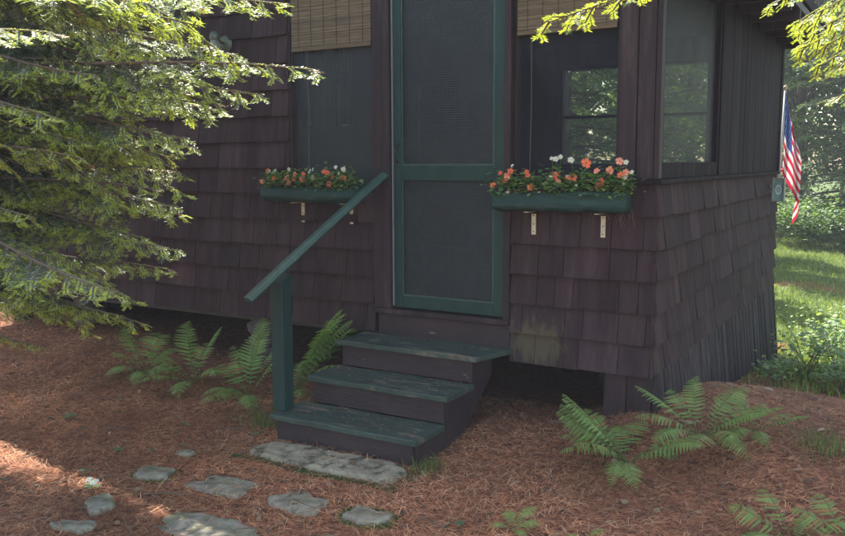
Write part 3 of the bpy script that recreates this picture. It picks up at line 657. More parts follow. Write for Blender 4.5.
# ------------------------------------------------------------------ slab and stepping stones
STONES = []
def stone(name, x, y, rx, ry, h, rot, mt, label, cat, seed, group=None, irr=.2, sqr=.18):
    STONES.append((x, y, rx, ry, h*.8, rot))
    o = MB(); n = 56; rings = [(0.0, 1.0), (.3, 1.02), (.55, 1.0), (.75, .97), (.90, .93), (.975, .72), (1.0, 0.0), (1.0, -.8)]
    zc = float(gz(x, y)); vs = []; cr, sr = math.cos(rot), math.sin(rot)
    for q, (rf, hf) in enumerate(rings[1:]):
        for k in range(n):
            a = 2*math.pi*k/n; e = 1+irr*noise.noise(Vector((math.cos(a)*1.4, math.sin(a)*1.4, seed)))*2+irr*.9*noise.noise(Vector((math.cos(a)*4, math.sin(a)*4, seed)))+irr*.35*noise.noise(Vector((math.cos(a)*11, math.sin(a)*11, seed)))
            sq = (abs(math.cos(a))**4+abs(math.sin(a))**4)**-sqr
            px, py = rx*rf*e*math.cos(a)*sq, ry*rf*e*math.sin(a)*sq
            vs.append((px*cr-py*sr, px*sr+py*cr, h*.8*hf+.016*noise.noise(Vector((px*9, py*9, seed)))*(1 if hf > .3 else .2)))
    m_ = len(rings)-1; vs.append((0, 0, h*1.0))
    fq = [(len(vs)-1, k, (k+1) % n) for k in range(n)]+[(q*n+k, (q+1)*n+k, (q+1)*n+(k+1) % n, q*n+(k+1) % n) for q in range(m_-1) for k in range(n)]
    o.add(vs, fq); ob = o.build(name, mt, None, loc=(x, y, zc), smooth=True)
    s = ob.modifiers.new('sub', 'SUBSURF'); s.levels = 1; s.render_levels = 1
    return tag(ob, label, cat, group)
stone('stone_slab', -1.62, -1.235, .55, .155, .045, .02, m_slab, 'long pale lichen-covered stone slab at the foot of the steps', 'stone', 1.3, irr=.04, sqr=.245)
G = 'stepping stones set in the needle litter'
for i, (x, y, rx, ry, h, rot, lab) in enumerate([
    (-2.34, -1.90, .115, .085, .05, .3, 'rounded mossy stone left of the other stepping stones'),
    (-1.89, -1.80, .19, .12, .022, .1, 'flat angular stone just in front of the slab left end'),
    (-1.36, -1.78, .16, .12, .02, -.2, 'dark greyish flat round stone in front of the slab'),
    (-.94, -1.76, .125, .075, .05, .2, 'small domed stone with a mossy rim, rightmost in the path'),
    (-1.56, -2.27, .30, .13, .03, .05, 'large flat stone cut off at the bottom edge of the photo'),
    (-2.23, -2.37, .125, .075, .045, -.5, 'half-buried grey stone beside the white-flowered bunchberry'),
    (-2.46, -1.55, .06, .04, .035, .2, 'tiny grey stone lying beyond the rounded mossy stone'),
    (-2.1, -2.62, .12, .06, .03, .2, 'low stone at the bottom left edge of the photo'),
    (-.9, -2.05, .10, .05, .02, .2, 'pale sliver of stone below the small domed stone')]):
    stone('stepping_stone', x, y, rx, ry, h*.72, rot, m_stone, lab, 'stone', 10+i*3.7, G)

# ------------------------------------------------------------------ ferns
def frond_mesh(L_, seed, wmax=.11, arch=.35, npair=18, col=(.17, .29, .085)):
    rr = random.Random(seed); b = MB(); pts = []
    for i in range(41):
        t = i/40; x = L_*(math.sin(t*1.25)/math.sin(1.25)); z = L_*(.75*t-1.0*t*t*arch*2)
        pts.append(Vector((x*.85, .07*math.sin(t*2.2+seed*1.9)*L_*2*t, z)))
    b.tube(pts[::4], [.0028*(1-.7*i/10)+.0006 for i in range(11)], 5, (.12, .15, .05))
    for i in range(npair):
        t = .16+.84*i/npair; k = t*40; i0 = min(39, int(k)); p = pts[i0].lerp(pts[i0+1], k-i0); d = (pts[i0+1]-pts[i0]).normalized()
        prof = (math.sin(min(1, (t-.08)*1.9)*math.pi/2)*(1-max(0, (t-.35)/.65)**1.25))
        pl = wmax*prof*rr.uniform(.84, 1.08)+.006; brn = rr.random() < .05
        if rr.random() < .03: continue
        for sgn in (1, -1):
            side = Vector((0, sgn, 0)); nn = d.cross(side)*sgn
            if nn.z < 0: nn = -nn
            dr = (side*.93+d*.36+Vector((0, 0, rr.uniform(-.25, -.05)))).normalized(); fwd = dr.cross(nn).normalized()
            if fwd.dot(d) < 0: fwd = -fwd
            nl = max(5, int(pl/.010)); r = rr.uniform(.78, 1.2); c = (.30*r, .20*r, .07*r) if brn else (col[0]*r*(1+.25*t), col[1]*r, col[2]*r)
            for j in range(nl):
                u = (j+.15)/nl; u1 = (j+1.05)/nl; hw = pl*.115*(1-u**1.6)+.0015
                dro = lambda q: -nn*(pl*.18*q*q)
                for s2 in (1, -1):
                    a0 = p+dr*pl*u+dro(u); a1 = p+dr*pl*u1+dro(u1); o1 = p+dr*pl*(u*.35+u1*.65)+fwd*s2*hw+dro(u1)+nn*.0015; o2 = p+dr*pl*(u1*1.0+.01)+fwd*s2*hw*.75+dro(u1)
                    b.add([a0, a1, o2, o1], [(0, 1, 2, 3)], c)
    return b.mesh('frond')
FR = [frond_mesh(.55, 1, .14, .30), frond_mesh(.50, 2, .125, .40), frond_mesh(.42, 3, .11, .48), frond_mesh(.60, 4, .14, .20)]
for q in FR: q.materials.append(m_fern)
def fern(x, y, fr, label, z=None, k=1):
    """fr: list of (heading deg, tilt deg, scale, type)"""
    o = empty('fern', (x, y, float(gz(x, y)) if z is None else z), 0, label, 'fern', 'ferns growing along the cabin')
    for hd, ti, sc, ty in fr:
        sc *= k
        f = bpy.data.objects.new('frond', FR[ty]); COL.objects.link(f); f.parent = o
        f.rotation_euler = (R(random.uniform(-14, 14)), R(-ti), R(hd)); f.scale = (sc, sc*random.uniform(.9, 1.1), sc)
    return o
fern(-3.98, -.50, [(200, 12, .8, 0), (175, 22, .9, 3), (130, 32, .9, 0), (230, 0, .8, 1), (290, 2, .8, 2), (75, 30, .8, 1), (0, 8, .8, 1), (330, 8, .7, 2), (100, 40, .8, 0)], 'fern at the far left, half under the drooping fir branches')
fern(-3.45, -.50, [(190, 16, .9, 0), (150, 34, 1, 3), (250, 0, .9, 0), (300, 0, .85, 1), (350, 12, .9, 0), (60, 38, .9, 3), (20, 25, .8, 2), (215, 14, .85, 3), (110, 40, .8, 0)], 'spreading fern in the middle of the clump left of the post')
fern(-3.12, -.15, [(95, 50, 1.0, 3), (130, 40, .8, 2), (60, 45, .85, 1), (180, 30, .8, 0)], 'fern with one tall upright frond against the dark crawl space')
fern(-2.86, -.52, [(180, 20, .85, 0), (225, 5, .85, 1), (270, -2, .95, 0), (320, 0, .85, 1), (30, 30, .85, 3), (75, 45, .95, 3), (120, 42, .95, 3), (150, 30, .85, 0), (205, 10, .8, 2), (300, 8, .7, 2)], 'fern immediately left of the green handrail post')
fern(-2.62, -.30, [(5, 24, 1.45, 3), (15, 34, 1.5, 3), (355, 18, 1.3, 0), (35, 38, 1.4, 3), (22, 30, 1.45, 3), (350, 34, 1.4, 3), (60, 36, 1.2, 0), (190, 10, .6, 2), (325, 4, .8, 0), (110, 34, .9, 1), (8, 44, 1.4, 0)], 'tall fern arching over the left edge of the steps', z=-.26)
fern(.70, 3.3, [(180, 10, .8, 0), (250, 5, .8, 1), (300, 5, .8, 0), (10, 12, .8, 3), (90, 25, .8, 2)], 'loose fern among the weeds beside the plank skirting')
fern(1.05, 4.3, [(200, 10, .9, 0), (250, 5, .8, 1), (300, 5, .9, 0), (10, 12, .8, 3), (90, 25, .8, 2)], 'loose fern behind the first weeds near the right edge')
fern(.62, 5.2, [(180, 20, .9, 0), (240, 5, .9, 1), (300, 15, .9, 3), (10, 12, .9, 3), (90, 25, .8, 2)], 'fern just below the far corner of the cabin')
fern(.02, -.52, [(200, 12, 1.05, 3), (180, 17, 1.15, 3), (160, 22, 1.05, 0), (225, 2, 1.0, 0), (300, -4, .9, 1), (350, 4, 1.1, 3), (130, 22, .9, 1), (260, -2, .85, 2), (190, 4, 1.0, 0), (15, 10, 1.05, 0), (170, 9, 1.1, 3), (148, 16, .9, 1), (205, 22, 1.1, 3), (95, 16, .9, 0), (35, 4, .9, 1), (236, 12, .9, 0)], 'broad fern in front of the dark crawl space gap', k=.86)
fern(.36, -.20, [(190, 12, 1.0, 3), (150, 24, .9, 0), (110, 26, .85, 3), (0, 6, 1.05, 3), (30, 12, 1.0, 0), (330, -2, 1.0, 1), (280, -4, .95, 0), (240, 0, 1.0, 1), (60, 18, .9, 3), (350, 9, .95, 3), (215, 6, 1.0, 0), (315, 2, .95, 0)], 'fern at the house corner beside the plank skirting', k=.86)
fern(.62, .02, [(180, 14, .8, 3), (90, 20, .75, 0), (0, 4, .85, 3), (40, 10, .8, 0), (300, -2, .8, 1), (250, 0, .8, 1), (130, 22, .75, 3)], 'yellow-green fern fading into shade right of the corner ferns', k=.7)
fern(.98, -1.02, [(180, 10, .7, 0), (140, 20, .7, 0), (220, 0, .65, 1), (20, 10, .7, 0), (340, 0, .7, 1), (80, 20, .6, 2), (280, 0, .6, 2)], 'yellowish fern at the lower right edge of the photo')
fern(-.24, -1.52, [(60, 40, .42, 1), (10, 25, .45, 2), (120, 35, .4, 2), (200, 20, .35, 2), (320, 15, .35, 2)], 'small bright fern at the bottom edge right of the stones')
fern(.12, -1.52, [(60, 25, .34, 1), (150, 20, .3, 2), (0, 15, .35, 2), (230, 10, .3, 2)], 'small fern at the bottom edge, right of the brighter one')
fern(.42, -1.42, [(60, 15, .30, 1), (150, 20, .28, 2), (0, 15, .3, 2)], 'tiny fern low at the bottom edge right of centre')
fern(1.22, -.92, [(180, 12, .65, 0), (140, 20, .65, 0), (220, 0, .6, 1), (90, 18, .6, 2)], 'fern at the right edge behind the yellowish fern')

# ------------------------------------------------------------------ needle litter and leaves
def scatter_pts(n, x0, x1, y0, y1, dens=None):
    x = rng.uniform(x0, x1, n); y = rng.uniform(y0, y1, n)
    inside = (x > -WID) & (x < .05) & (y > .45) & (y < DEP)
    stp = (x > -2.15) & (x < -1.08) & (y > -1.03) & (y < .0)
    k = ~(inside | stp)
    if dens is not None: k &= rng.random(n) < dens(x, y)
    return x[k], y[k]
def needles(name, n, box, len_r, wid, cols, label, lift=.012, dens=None, cat='litter'):
    x, y = scatter_pts(n, *box, dens); z = gz(x, y)+rng.random(len(x))**2*lift+.002; keep = np.ones(len(x), bool)
    for (sx0, sy0, rx, ry, h, ro) in STONES:
        u = ((x-sx0)*math.cos(ro)+(y-sy0)*math.sin(ro))/rx; v = (-(x-sx0)*math.sin(ro)+(y-sy0)*math.cos(ro))/ry; q = (u**4+v**4)**.25
        on = q < .93; edge = (q >= .93) & (q < 1.25); z = np.where(on, gz(sx0, sy0)+h+.009, z+np.where(edge, .012*rng.random(len(x)), 0)); keep &= ~on | (rng.random(len(x)) < .05+.10*q)
    x, y, z = x[keep], y[keep], z[keep]; n = len(x)
    cl = bumps(x*2.3+3, y*2.3)*60; a = cl+rng.normal(0, .9, n); L_ = rng.uniform(*len_r, n); el = rng.normal(0, .13, n)
    d = np.stack([np.cos(a)*np.cos(el), np.sin(a)*np.cos(el), np.sin(el)], -1)*L_[:, None]/2
    s = np.stack([-np.sin(a), np.cos(a), np.zeros(n)], -1)*wid/2; c = np.stack([x, y, z], -1); bend = np.stack([np.zeros(n)]*2+[L_*.05], -1)
    off = s*rng.normal(0, 3, n)[:, None]
    V = np.concatenate([(c-d-s)[:, None], (c-d+s)[:, None], (c+off+bend+s)[:, None], (c+off+bend-s)[:, None], (c+d+s*.4)[:, None], (c+d-s*.4)[:, None]], 1).reshape(-1, 3)
    i = np.arange(n)[:, None]*6; F = np.concatenate([i+[0, 1, 2, 3], i+[3, 2, 4, 5]], 0)
    cols = np.array(cols); ci = rng.integers(0, len(cols), n); patch = np.clip(.92+16*bumps(x*1.7+5, y*1.7+2)+12*bumps(x*5, y*5), .32, 1.5)
    cc = cols[ci]*rng.uniform(.6, 1.3, n)[:, None]*patch[:, None]
    me = quads(name, V, F, np.concatenate([cc, cc], 0)); o = link(name, me, m_litter)
    return tag(o, label, cat, kind='stuff')
NC = [(.72, .32, .15), (.62, .265, .125), (.45, .185, .095), (.84, .54, .33), (.56, .235, .115), (.16, .09, .065)]
needles('pine_needles', 150000, (-5.5, 2.4, -3.9, 1.6), (.035, .10), .0017, NC, 'reddish brown pine needle litter over the ground before the cabin', .02, cat='pine needles')
needles('pine_needles', 30000, (-8.5, -4, -3.2, 1.2), (.05, .11), .003, NC, 'pine needle litter under the fir at far left', .02, cat='pine needles')
def dead_leaves(name, n, box, size, cols, label, dens=None, cat='leaf litter', up=.25):
    x, y = scatter_pts(n, *box, dens); n = len(x); z = gz(x, y)+.008+rng.random(n)*.012; a = rng.uniform(0, 6.28, n); L_ = rng.uniform(*size, n)
    t1 = rng.normal(0, up, n); t2 = rng.normal(0, up, n)
    d = np.stack([np.cos(a), np.sin(a), t1], -1)*L_[:, None]; s = np.stack([-np.sin(a), np.cos(a), t2], -1)*L_[:, None]*.27; c = np.stack([x, y, z], -1)
    upv = np.array([0, 0, 1])*L_[:, None]*rng.uniform(-.1, .25, n)[:, None]
    P = [c-d*.5, c-d*.2+s+upv, c+d*.2+s*.8+upv, c+d*.5, c+d*.2-s*.8+upv*.6, c-d*.2-s+upv*.8]
    V = np.stack(P, 1).reshape(-1, 3); i = np.arange(n)[:, None]*6; F = np.concatenate([i+[0, 1, 2, 3], i+[0, 3, 4, 5]], 0)
    cols = np.array(cols); cc = cols[rng.integers(0, len(cols), n)]*rng.uniform(.6, 1.25, n)[:, None]
    return tag(link(name, quads(name, V, F, np.concatenate([cc, cc], 0)), m_litter), label, cat, kind='stuff')
dead_leaves('dead_leaves', 1300, (-5, 2.2, -3.6, 1.5), (.02, .055), [(.22, .13, .08), (.26, .16, .10), (.13, .07, .05), (.30, .20, .13), (.09, .055, .04)], 'scattered dry brown leaves on the needle litter')
dead_leaves('dead_leaves', 420, (.1, 3.5, -1.2, 14), (.03, .09), [(.30, .22, .14), (.24, .15, .09), (.34, .27, .2)], 'dry leaves on the grass beside the cabin')
# twigs
for i, (x, y, L_, a, lab) in enumerate([(-2.75, -1.35, .13, -.7, 'short pale stick lying left of the handrail post'), (-.35, -.12, .55, .06, 'long thin stick lying in front of the crawl space'), (1.0, .35, .3, 2.9, 'dark stick on bare soil right of the corner ferns'), (-2.05, -2.08, .26, .5, 'thin brown twig between the mossy and flat stones')]):
    b = MB(); b.tube([(-L_/2*math.cos(a), -L_/2*math.sin(a), .0), (.01, .012, .006), (L_/2*math.cos(a), L_/2*math.sin(a), .004)], [.005, .0045, .002], 6, jit=.15); tag(b.build('twig', m_twig, None, loc=(x, y, float(gz(x, y))+.015)), lab, 'twig', 'fallen twigs')
tr_r = random.Random(31)
for k in range(26):
    x, y = tr_r.uniform(-4.2, 1.3), tr_r.uniform(-2.7, -1.45) if k % 3 else tr_r.uniform(-1.3, -.2)
    if -2.4 < x < -.9 and y > -1.6: y = -2.4
    a = tr_r.uniform(0, 6.28); L_ = tr_r.uniform(.06, .24); b = MB(); b.tube([(-L_/2*math.cos(a), -L_/2*math.sin(a), 0), (tr_r.uniform(-.01, .01), tr_r.uniform(-.01, .01), .004), (L_/2*math.cos(a), L_/2*math.sin(a), .002)], [.0035, .003, .0015], 5)
    if L_ > .12: b.tube([(.0, .0, .003), (.04*math.cos(a+.7), .04*math.sin(a+.7), .012)], [.002, .001], 4)
    tag(b.build('twig', m_twig, None, loc=(x, y, float(gz(x, y))+.016)), 'small broken twig lying in the reddish needle litter', 'twig', 'small broken twigs scattered in the litter')
b = MB(); rr = random.Random(17)
for _ in range(420):
    x0, x1, y0, y1, z0, z1 = tr[rr.choice([0, 1, 1, 2, 2])]; px, py = rr.uniform(x0+.03, x1-.03), y0+.02+(y1-y0-.04)*rr.random()**.7; a = rr.uniform(0, 6.28)
    if rr.random() < .6: L_, w_, c = rr.uniform(.02, .06), .0012, rr.choice(NC)
    else: L_ = rr.uniform(.005, .012); w_, c = L_*.45, rr.choice([(.5, .45, .35), (.3, .2, .12), (.6, .58, .5), (.2, .13, .08)])
    d = Vector((math.cos(a), math.sin(a), 0)); s_ = Vector((-d.y, d.x, 0)); p = Vector((px, py, z1+.004+.002*rr.random())); b.add([p-d*L_/2-s_*w_/2, p-d*L_/2+s_*w_/2, p+d*L_/2+s_*w_/2, p+d*L_/2-s_*w_/2], [(0, 1, 2, 3)], c)
tag(b.build('tread_debris', m_litter), 'pine needles and pale specks fallen on the green treads', 'litter', kind='stuff')

def moss(x, y, r, n, label, ell=1, sd_=0):
    rr = random.Random(sd_); b = MB()
    for _ in range(n):
        a = rr.uniform(0, 6.28); q = r*(1+rr.gauss(0, .08)); px, py = x+q*ell*math.cos(a), y+q*math.sin(a); z = float(gz(px, py))
        leaf = Vector((rr.uniform(-1, 1), rr.uniform(-1, 1), 1)).normalized(); s_ = leaf.orthogonal().normalized(); h = rr.uniform(.008, .022); w_ = .004
        p = Vector((px, py, z)); c = rr.choice([(.08, .12, .03), (.05, .08, .025), (.11, .15, .04)])
        b.add([p-s_*w_, p+s_*w_, p+leaf*h], [(0, 1, 2)], c)
    tag(b.build('moss', m_moss), label, 'moss', kind='stuff')
moss(-.94, -1.76, .105, 900, 'moss around the small domed stone', 1.35, 1)
moss(-2.34, -1.90, .105, 300, 'moss around the rounded stone', 1.2, 2)
b = MB(); rr = random.Random(4)
for _ in range(2600):
    px = rr.uniform(-2.2, -1.0); py = -1.40+.02*math.sin(px*9)+rr.gauss(0, .012) if px < -1.12 or rr.random() < .5 else rr.uniform(-1.4, -1.1); z = float(gz(px, py))
    leaf = Vector((rr.uniform(-1, 1), rr.uniform(-1.6, .4), 1)).normalized(); s_ = leaf.orthogonal().normalized(); p = Vector((px, py, z)); h = rr.uniform(.008, .028)
    b.add([p-s_*.004, p+s_*.004, p+leaf*h], [(0, 1, 2)], rr.choice([(.06, .10, .035), (.04, .075, .03), (.09, .12, .04)]))
tag(b.build('moss', m_moss), 'dark moss along the front edge of the pale slab', 'moss', kind='stuff')

# ------------------------------------------------------------------ small forest-floor plants
def seedling(x, y, n, size, label, seed, cols, h=.03, flower=0, grp='small seedlings in the needle litter', name='seedling'):
    rr = random.Random(seed); o = empty(name, (x, y, float(gz(x, y))+.004), 0, label, 'plant', grp)
    b = MB(); b.tube([(0, 0, -.01), (.003, 0, h)], .0015, 4, (.1, .12, .05)); b.build('stem', m_leaf, o); b = MB()
    for k in range(n):
        a = 2*math.pi*k/n+rr.uniform(-.3, .3); d = Vector((math.cos(a), math.sin(a), rr.uniform(-.1, .25))).normalized(); s_ = d.cross(Vector((0, 0, 1))).normalized(); L_ = size*rr.uniform(.8, 1.2); w_ = L_*.3; p = Vector((0, 0, h)); c = rr.choice(cols)
        pts = [p, p+d*L_*.3+s_*w_, p+d*L_*.65+s_*w_*.9, p+d*L_-Vector((0, 0, L_*.15)), p+d*L_*.65-s_*w_*.9, p+d*L_*.3-s_*w_, p+d*L_*.5-Vector((0, 0, L_*.04))]
        b.add(pts, [(i, (i+1) % 6, 6) for i in range(6)], c)
    b.build('leaves', m_leaf, o)
    if flower:
        for k in range(flower):
            bloom(o, Vector((rr.uniform(-.02, .02), rr.uniform(-.02, .02), h+.012+.01*k)), Vector((.3, -.6, 1)), .02, (.8, .82, .7), (.4, .45, .15), rr)
C1 = [(.10, .19, .09), (.08, .15, .08)]
for i, q in enumerate([(-2.80, -1.22, 2, .045, 'pale rounded leaf sprouting from the needles near centre left'), (-2.78, -1.78, 4, .045, 'low green seedling left of the rounded mossy stone'), (-2.62, -1.68, 3, .03, 'tiny seedling just left of the tiny grey stone'), (-2.66, -2.12, 2, .05, 'single green leaf lying on the dark needle patch'), (-3.55, -1.55, 4, .06, 'seedling with two leaf tiers near the left edge'), (-3.6, -1.1, 3, .04, 'faint seedling farther back near the left edge'), (-2.28, -1.1, 5, .035, 'green seedling beside the left side of the steps'), (-.48, -1.62, 5, .035, 'yellow-green seedling left of the small bright fern'), (-2.52, -1.5, 4, .03, 'seedling beside the tiny grey stone')]):
    seedling(q[0], q[1], q[2], q[3], q[4], 50+i, C1)
seedling(-2.38, -2.30, 6, .05, 'bunchberry with white bracts beside a half-buried stone', 70, [(.55, .62, .35), (.2, .32, .1)], .05, 3, None, 'bunchberry')
# grass tufts by the steps
def blades(name, x, y, zb, n, h, wd, cols, label, cat='grass', lean=.35):
    nn = len(x); a = rng.uniform(0, 6.28, nn); L_ = h*rng.uniform(.5, 1.2, nn); ln = rng.normal(0, lean, nn)
    c = np.stack([x, y, zb], -1); s = np.stack([np.cos(a), np.sin(a), 0*a], -1)*wd/2; t = np.stack([-np.sin(a)*ln*L_, np.cos(a)*ln*L_, L_], -1); t2 = t*np.array([1.9, 1.9, .9])
    V = np.stack([c-s, c+s, c+t*.55+s*.8, c+t*.55-s*.8, c+t2+s*.1, c+t2-s*.1], 1).reshape(-1, 3); i = np.arange(nn)[:, None]*6
    F = np.concatenate([i+[0, 1, 2, 3], i+[3, 2, 4, 5]], 0); cols = np.array(cols); cc = cols[rng.integers(0, len(cols), nn)]*rng.uniform(.6, 1.3, nn)[:, None]
    return tag(link(name, quads(name, V, F, np.concatenate([cc, cc], 0)), m_leaf), label, cat, kind='stuff')
GC = [(.10, .15, .04), (.14, .19, .05), (.07, .12, .035), (.2, .2, .09)]
x = np.concatenate([rng.normal(-1.03, .05, 160), rng.normal(-2.42, .1, 250), rng.normal(1.02, .1, 260), rng.normal(-2.3, .12, 200)]); y = np.concatenate([rng.normal(-1.05, .07, 160), rng.normal(-.85, .08, 250), rng.normal(.05, .1, 260), rng.normal(-.6, .12, 200)])
blades('grass_tuft', x, y, gz(x, y), 0, .09, .004, GC, 'thin grass tufts around the foot of the steps')
# lawn on the right
x = np.concatenate([rng.uniform(0, 3.6, 26000), rng.uniform(-4, 8, 90000)]); y = np.concatenate([rng.uniform(1.2, 8, 26000), rng.uniform(6, 26, 90000)])
k = (rng.random(len(x)) < grass_f(x, y)*(1-.5*np.exp(-((y-13.2)/1.2)**2))) & ((x > .12) | (y > DEP+.1)); x, y = x[k], y[k]
blades('grass', x, y, gz(x, y), 0, .10, .010, [(.13, .19, .045), (.17, .22, .06), (.09, .14, .035), (.22, .25, .09)], 'short sunlit grass beside and beyond the cabin')

# ------------------------------------------------------------------ leafy plants along the right
def leafy(name, x, y, n, spread, size, label, seed, cols, grp, cat='plant', stems=6):
    rr = random.Random(seed); o = empty(name, (x, y, float(gz(x, y))), 0, label, cat, grp); b = MB(); st = MB()
    for k in range(stems):
        a = rr.uniform(0, 6.28); d = Vector((math.cos(a)*spread*.8, math.sin(a)*spread*.8, spread*rr.uniform(.6, 1.4))); st.tube([(0, 0, -.02), tuple(d*.5+Vector((0, 0, spread*.15))), tuple(d)], [.006, .004, .002], 5)
        leaf_cluster(b, tuple(d*rr.uniform(.5, .95)+Vector((0, 0, spread*.15))), n//stems, (spread*.3, spread*.3, spread*.22), size, rr, cols)
    st.build('stems', m_twig, o); b.build('foliage', m_leaf, o); return o
PC = [(.20, .30, .12), (.15, .24, .10), (.26, .36, .14), (.16, .25, .14)]
side = [(.42, 2.3, .14), (.55, 3.1, .18), (.75, 3.9, .22), (.42, 4.3, .22), (.95, 4.9, .26), (.55, 5.3, .24), (1.2, 3.4, .18), (.9, 2.6, .13), (1.05, 6.0, .28), (.35, 6.2, .3), (1.3, 4.6, .22), (.8, 6.8, .24)]
sl = ['low leafy weed nearest the house corner along the skirting', 'weed against the skirting behind the nearest one', 'bushy weed midway along the plank skirting', 'weed tight against the middle of the skirting', 'bright bushy weed right of the far skirting', 'leafy weed hugging the far end of the skirting', 'low weed at the right edge beyond the bare soil', 'sparse low weed beside the bare soil path', 'bigger weed beyond the cabin\'s far corner', 'weed growing at the foot of the flag corner', 'weed at the right edge in deep shade', 'weed at the near border of the sunny grass']
for i, (x, y, s_) in enumerate(side): leafy('weed', x, y, 170, s_*1.5, .045+.018*(i % 3), sl[i], 100+i, PC, 'weeds along the side of the cabin')
# broad leaved plants
def broad(x, y, h, n, size, label, seed):
    rr = random.Random(seed); o = empty('broadleaf_plant', (x, y, float(gz(x, y))), 0, label, 'plant', 'broad-leaved plants right of the cabin'); b = MB(); st = MB()
    for k in range(n):
        a = rr.uniform(0, 6.28); q = Vector((math.cos(a)*h*.5, math.sin(a)*h*.5, h*rr.uniform(.6, 1.1))); st.tube([(0, 0, 0), tuple(q*.6), tuple(q)], .004, 5)
        leaf_cluster(b, tuple(q), 1, (.01, .01, .01), size, rr, [(.14, .25, .10), (.10, .20, .08)], .25)
    st.build('stems', m_twig, o); b.build('leaves', m_leaf, o)
broad(.95, 5.5, .42, 8, .26, 'broad-leaved plant with wide flat leaves in the shade edge', 7); broad(1.35, 5.9, .35, 7, .22, 'broad-leaved plant close to the right edge of the photo', 8); broad(.75, 6.6, .3, 6, .2, 'smaller broad-leaved plant at the edge of the grass', 9)
# ------------------------------------------------------------------ background trees
def crown(kind, seed, H):
    rg = np.random.default_rng(seed); P = []; N_ = 26000; sz = []
    limbs = MB(); cen = []
    if kind == 'conifer':
        nl = 95
        for i in range(nl):
            t = .05+.93*(i/nl); z = H*t; L_ = (1-t)**.75*H*.24+.25; a = i*2.399+rg.uniform(-.3, .3); dz = -.22*L_+rg.uniform(-.15, .15)*L_
            e = np.array([math.cos(a)*L_, math.sin(a)*L_, dz]); limbs.tube([(0, 0, z), tuple(np.array([0, 0, z])+e*.5+[0, 0, .08*L_]), tuple(np.array([0, 0, z])+e)], [.03+.01*L_, .02, .006], 5)
            cen.append((z, e, L_))
        w_ = np.array([c[2]**1.5 for c in cen]); idx = rg.choice(nl, N_, p=w_/w_.sum()); u = rg.uniform(.12, 1.03, N_)**.75
        Z0 = np.array([c[0] for c in cen])[idx]; E_ = np.array([c[1] for c in cen])[idx]; LL = np.array([c[2] for c in cen])[idx]
        side = np.stack([-E_[:, 1], E_[:, 0], 0*u], -1)/LL[:, None]; lat = rg.normal(0, .16, N_)*LL*(1.15-u)
        lat = np.round(lat/.16)*.16+rg.normal(0, .03, N_)
        P = np.stack([0*u, 0*u, Z0], -1)+E_*u[:, None]+side*lat[:, None]; P[:, 2] += .25*LL*u*(1-u)-np.abs(lat)*.35+rg.normal(0, .04, N_)
        d = E_/LL[:, None]+side*np.sign(lat)[:, None]*.9+rg.normal(0, .25, (N_, 3)); d[:, 2] -= .25; S_ = rg.uniform(.07, .15, N_); wr = .28
    else:
        nb = 60; cs = []
        for i in range(nb):
            t = rg.uniform(.22, 1); a = rg.uniform(0, 6.28); r = H*.27*math.sqrt(max(.05, 1-((t-.6)/.45)**2))*rg.uniform(.35, 1); c = np.array([math.cos(a)*r, math.sin(a)*r, H*t]); cs.append(c)
            limbs.tube([(0, 0, c[2]*.62), tuple(c*[.5, .5, .85]), tuple(c)], [.05, .03, .01], 5)
        cs = np.array(cs); idx = rg.integers(0, nb, N_); q = rg.normal(0, 1, (N_, 3)); q /= np.linalg.norm(q, axis=1)[:, None]; P = cs[idx]+q*(rg.random(N_)**.4)[:, None]*np.array([H*.085, H*.085, H*.05])*(.7+.6*((idx*7) % 10)/10)[:, None]
        d = rg.normal(0, 1, (N_, 3)); d[:, 2] -= .3; S_ = rg.uniform(.08, .15, N_); wr = .55
    d /= np.linalg.norm(d, axis=1)[:, None]; up_ = rg.normal(0, .45, (N_, 3))+[0, 0, 1]; s = np.cross(d, up_); s /= np.linalg.norm(s, axis=1)[:, None]
    d *= S_[:, None]; s *= (S_*wr)[:, None]
    V = np.stack([P, P+d*.5+s, P+d, P+d*.5-s], 1).reshape(-1, 3); F = np.arange(N_*4).reshape(-1, 4)
    base = np.array([(.10, .15, .075), (.13, .19, .085), (.08, .125, .07), (.17, .23, .10)]) if kind == 'conifer' else np.array([(.13, .20, .07), (.18, .26, .09), (.10, .16, .06)])
    cc = base[rg.integers(0, len(base), N_)]*rg.uniform(.7, 1.3, N_)[:, None]*(.8+.4*((idx*13) % 7)/7)[:, None]
    cm = quads('crown', V, F, cc); cm.materials.append(m_leaf); lm = limbs.mesh('limbs'); lm.materials.append(m_bark)
    tb = MB(); n = 10; tb.tube([(.06*math.sin(i*1.1), .06*math.cos(i*1.7), H*.98*i/n-.3*(i == 0)) for i in range(n+1)], [H*.016*(1-i/n)+.02+(.04 if i == 0 else 0) for i in range(n+1)], 12, jit=.06)
    tm = tb.mesh('trunk'); tm.materials.append(m_bark); tm.polygons.foreach_set('use_smooth', [True]*len(tm.polygons))
    return cm, lm, tm
PRO = {}
def tree(kind, v, x, y, s, rz, label, grp='forest trees behind the cabin'):
    key = (kind, v)
    if key not in PRO: PRO[key] = crown('conifer' if kind != 'deciduous_tree' else 'dec', 40+v*7+(3 if kind == 'deciduous_tree' else 0), 13 if kind != 'deciduous_tree' else 11)
    cm, lm, tm = PRO[key]; o = empty(kind, (x, y, float(gz(x, y))-.05), rz, label, 'tree', grp); o.scale = (s, s, s)
    t = bpy.data.objects.new('trunk', tm); COL.objects.link(t); t.parent = o
    c = bpy.data.objects.new('crown', cm); COL.objects.link(c); c.parent = o
    l = bpy.data.objects.new('limbs', lm); COL.objects.link(l); l.parent = t
    return o
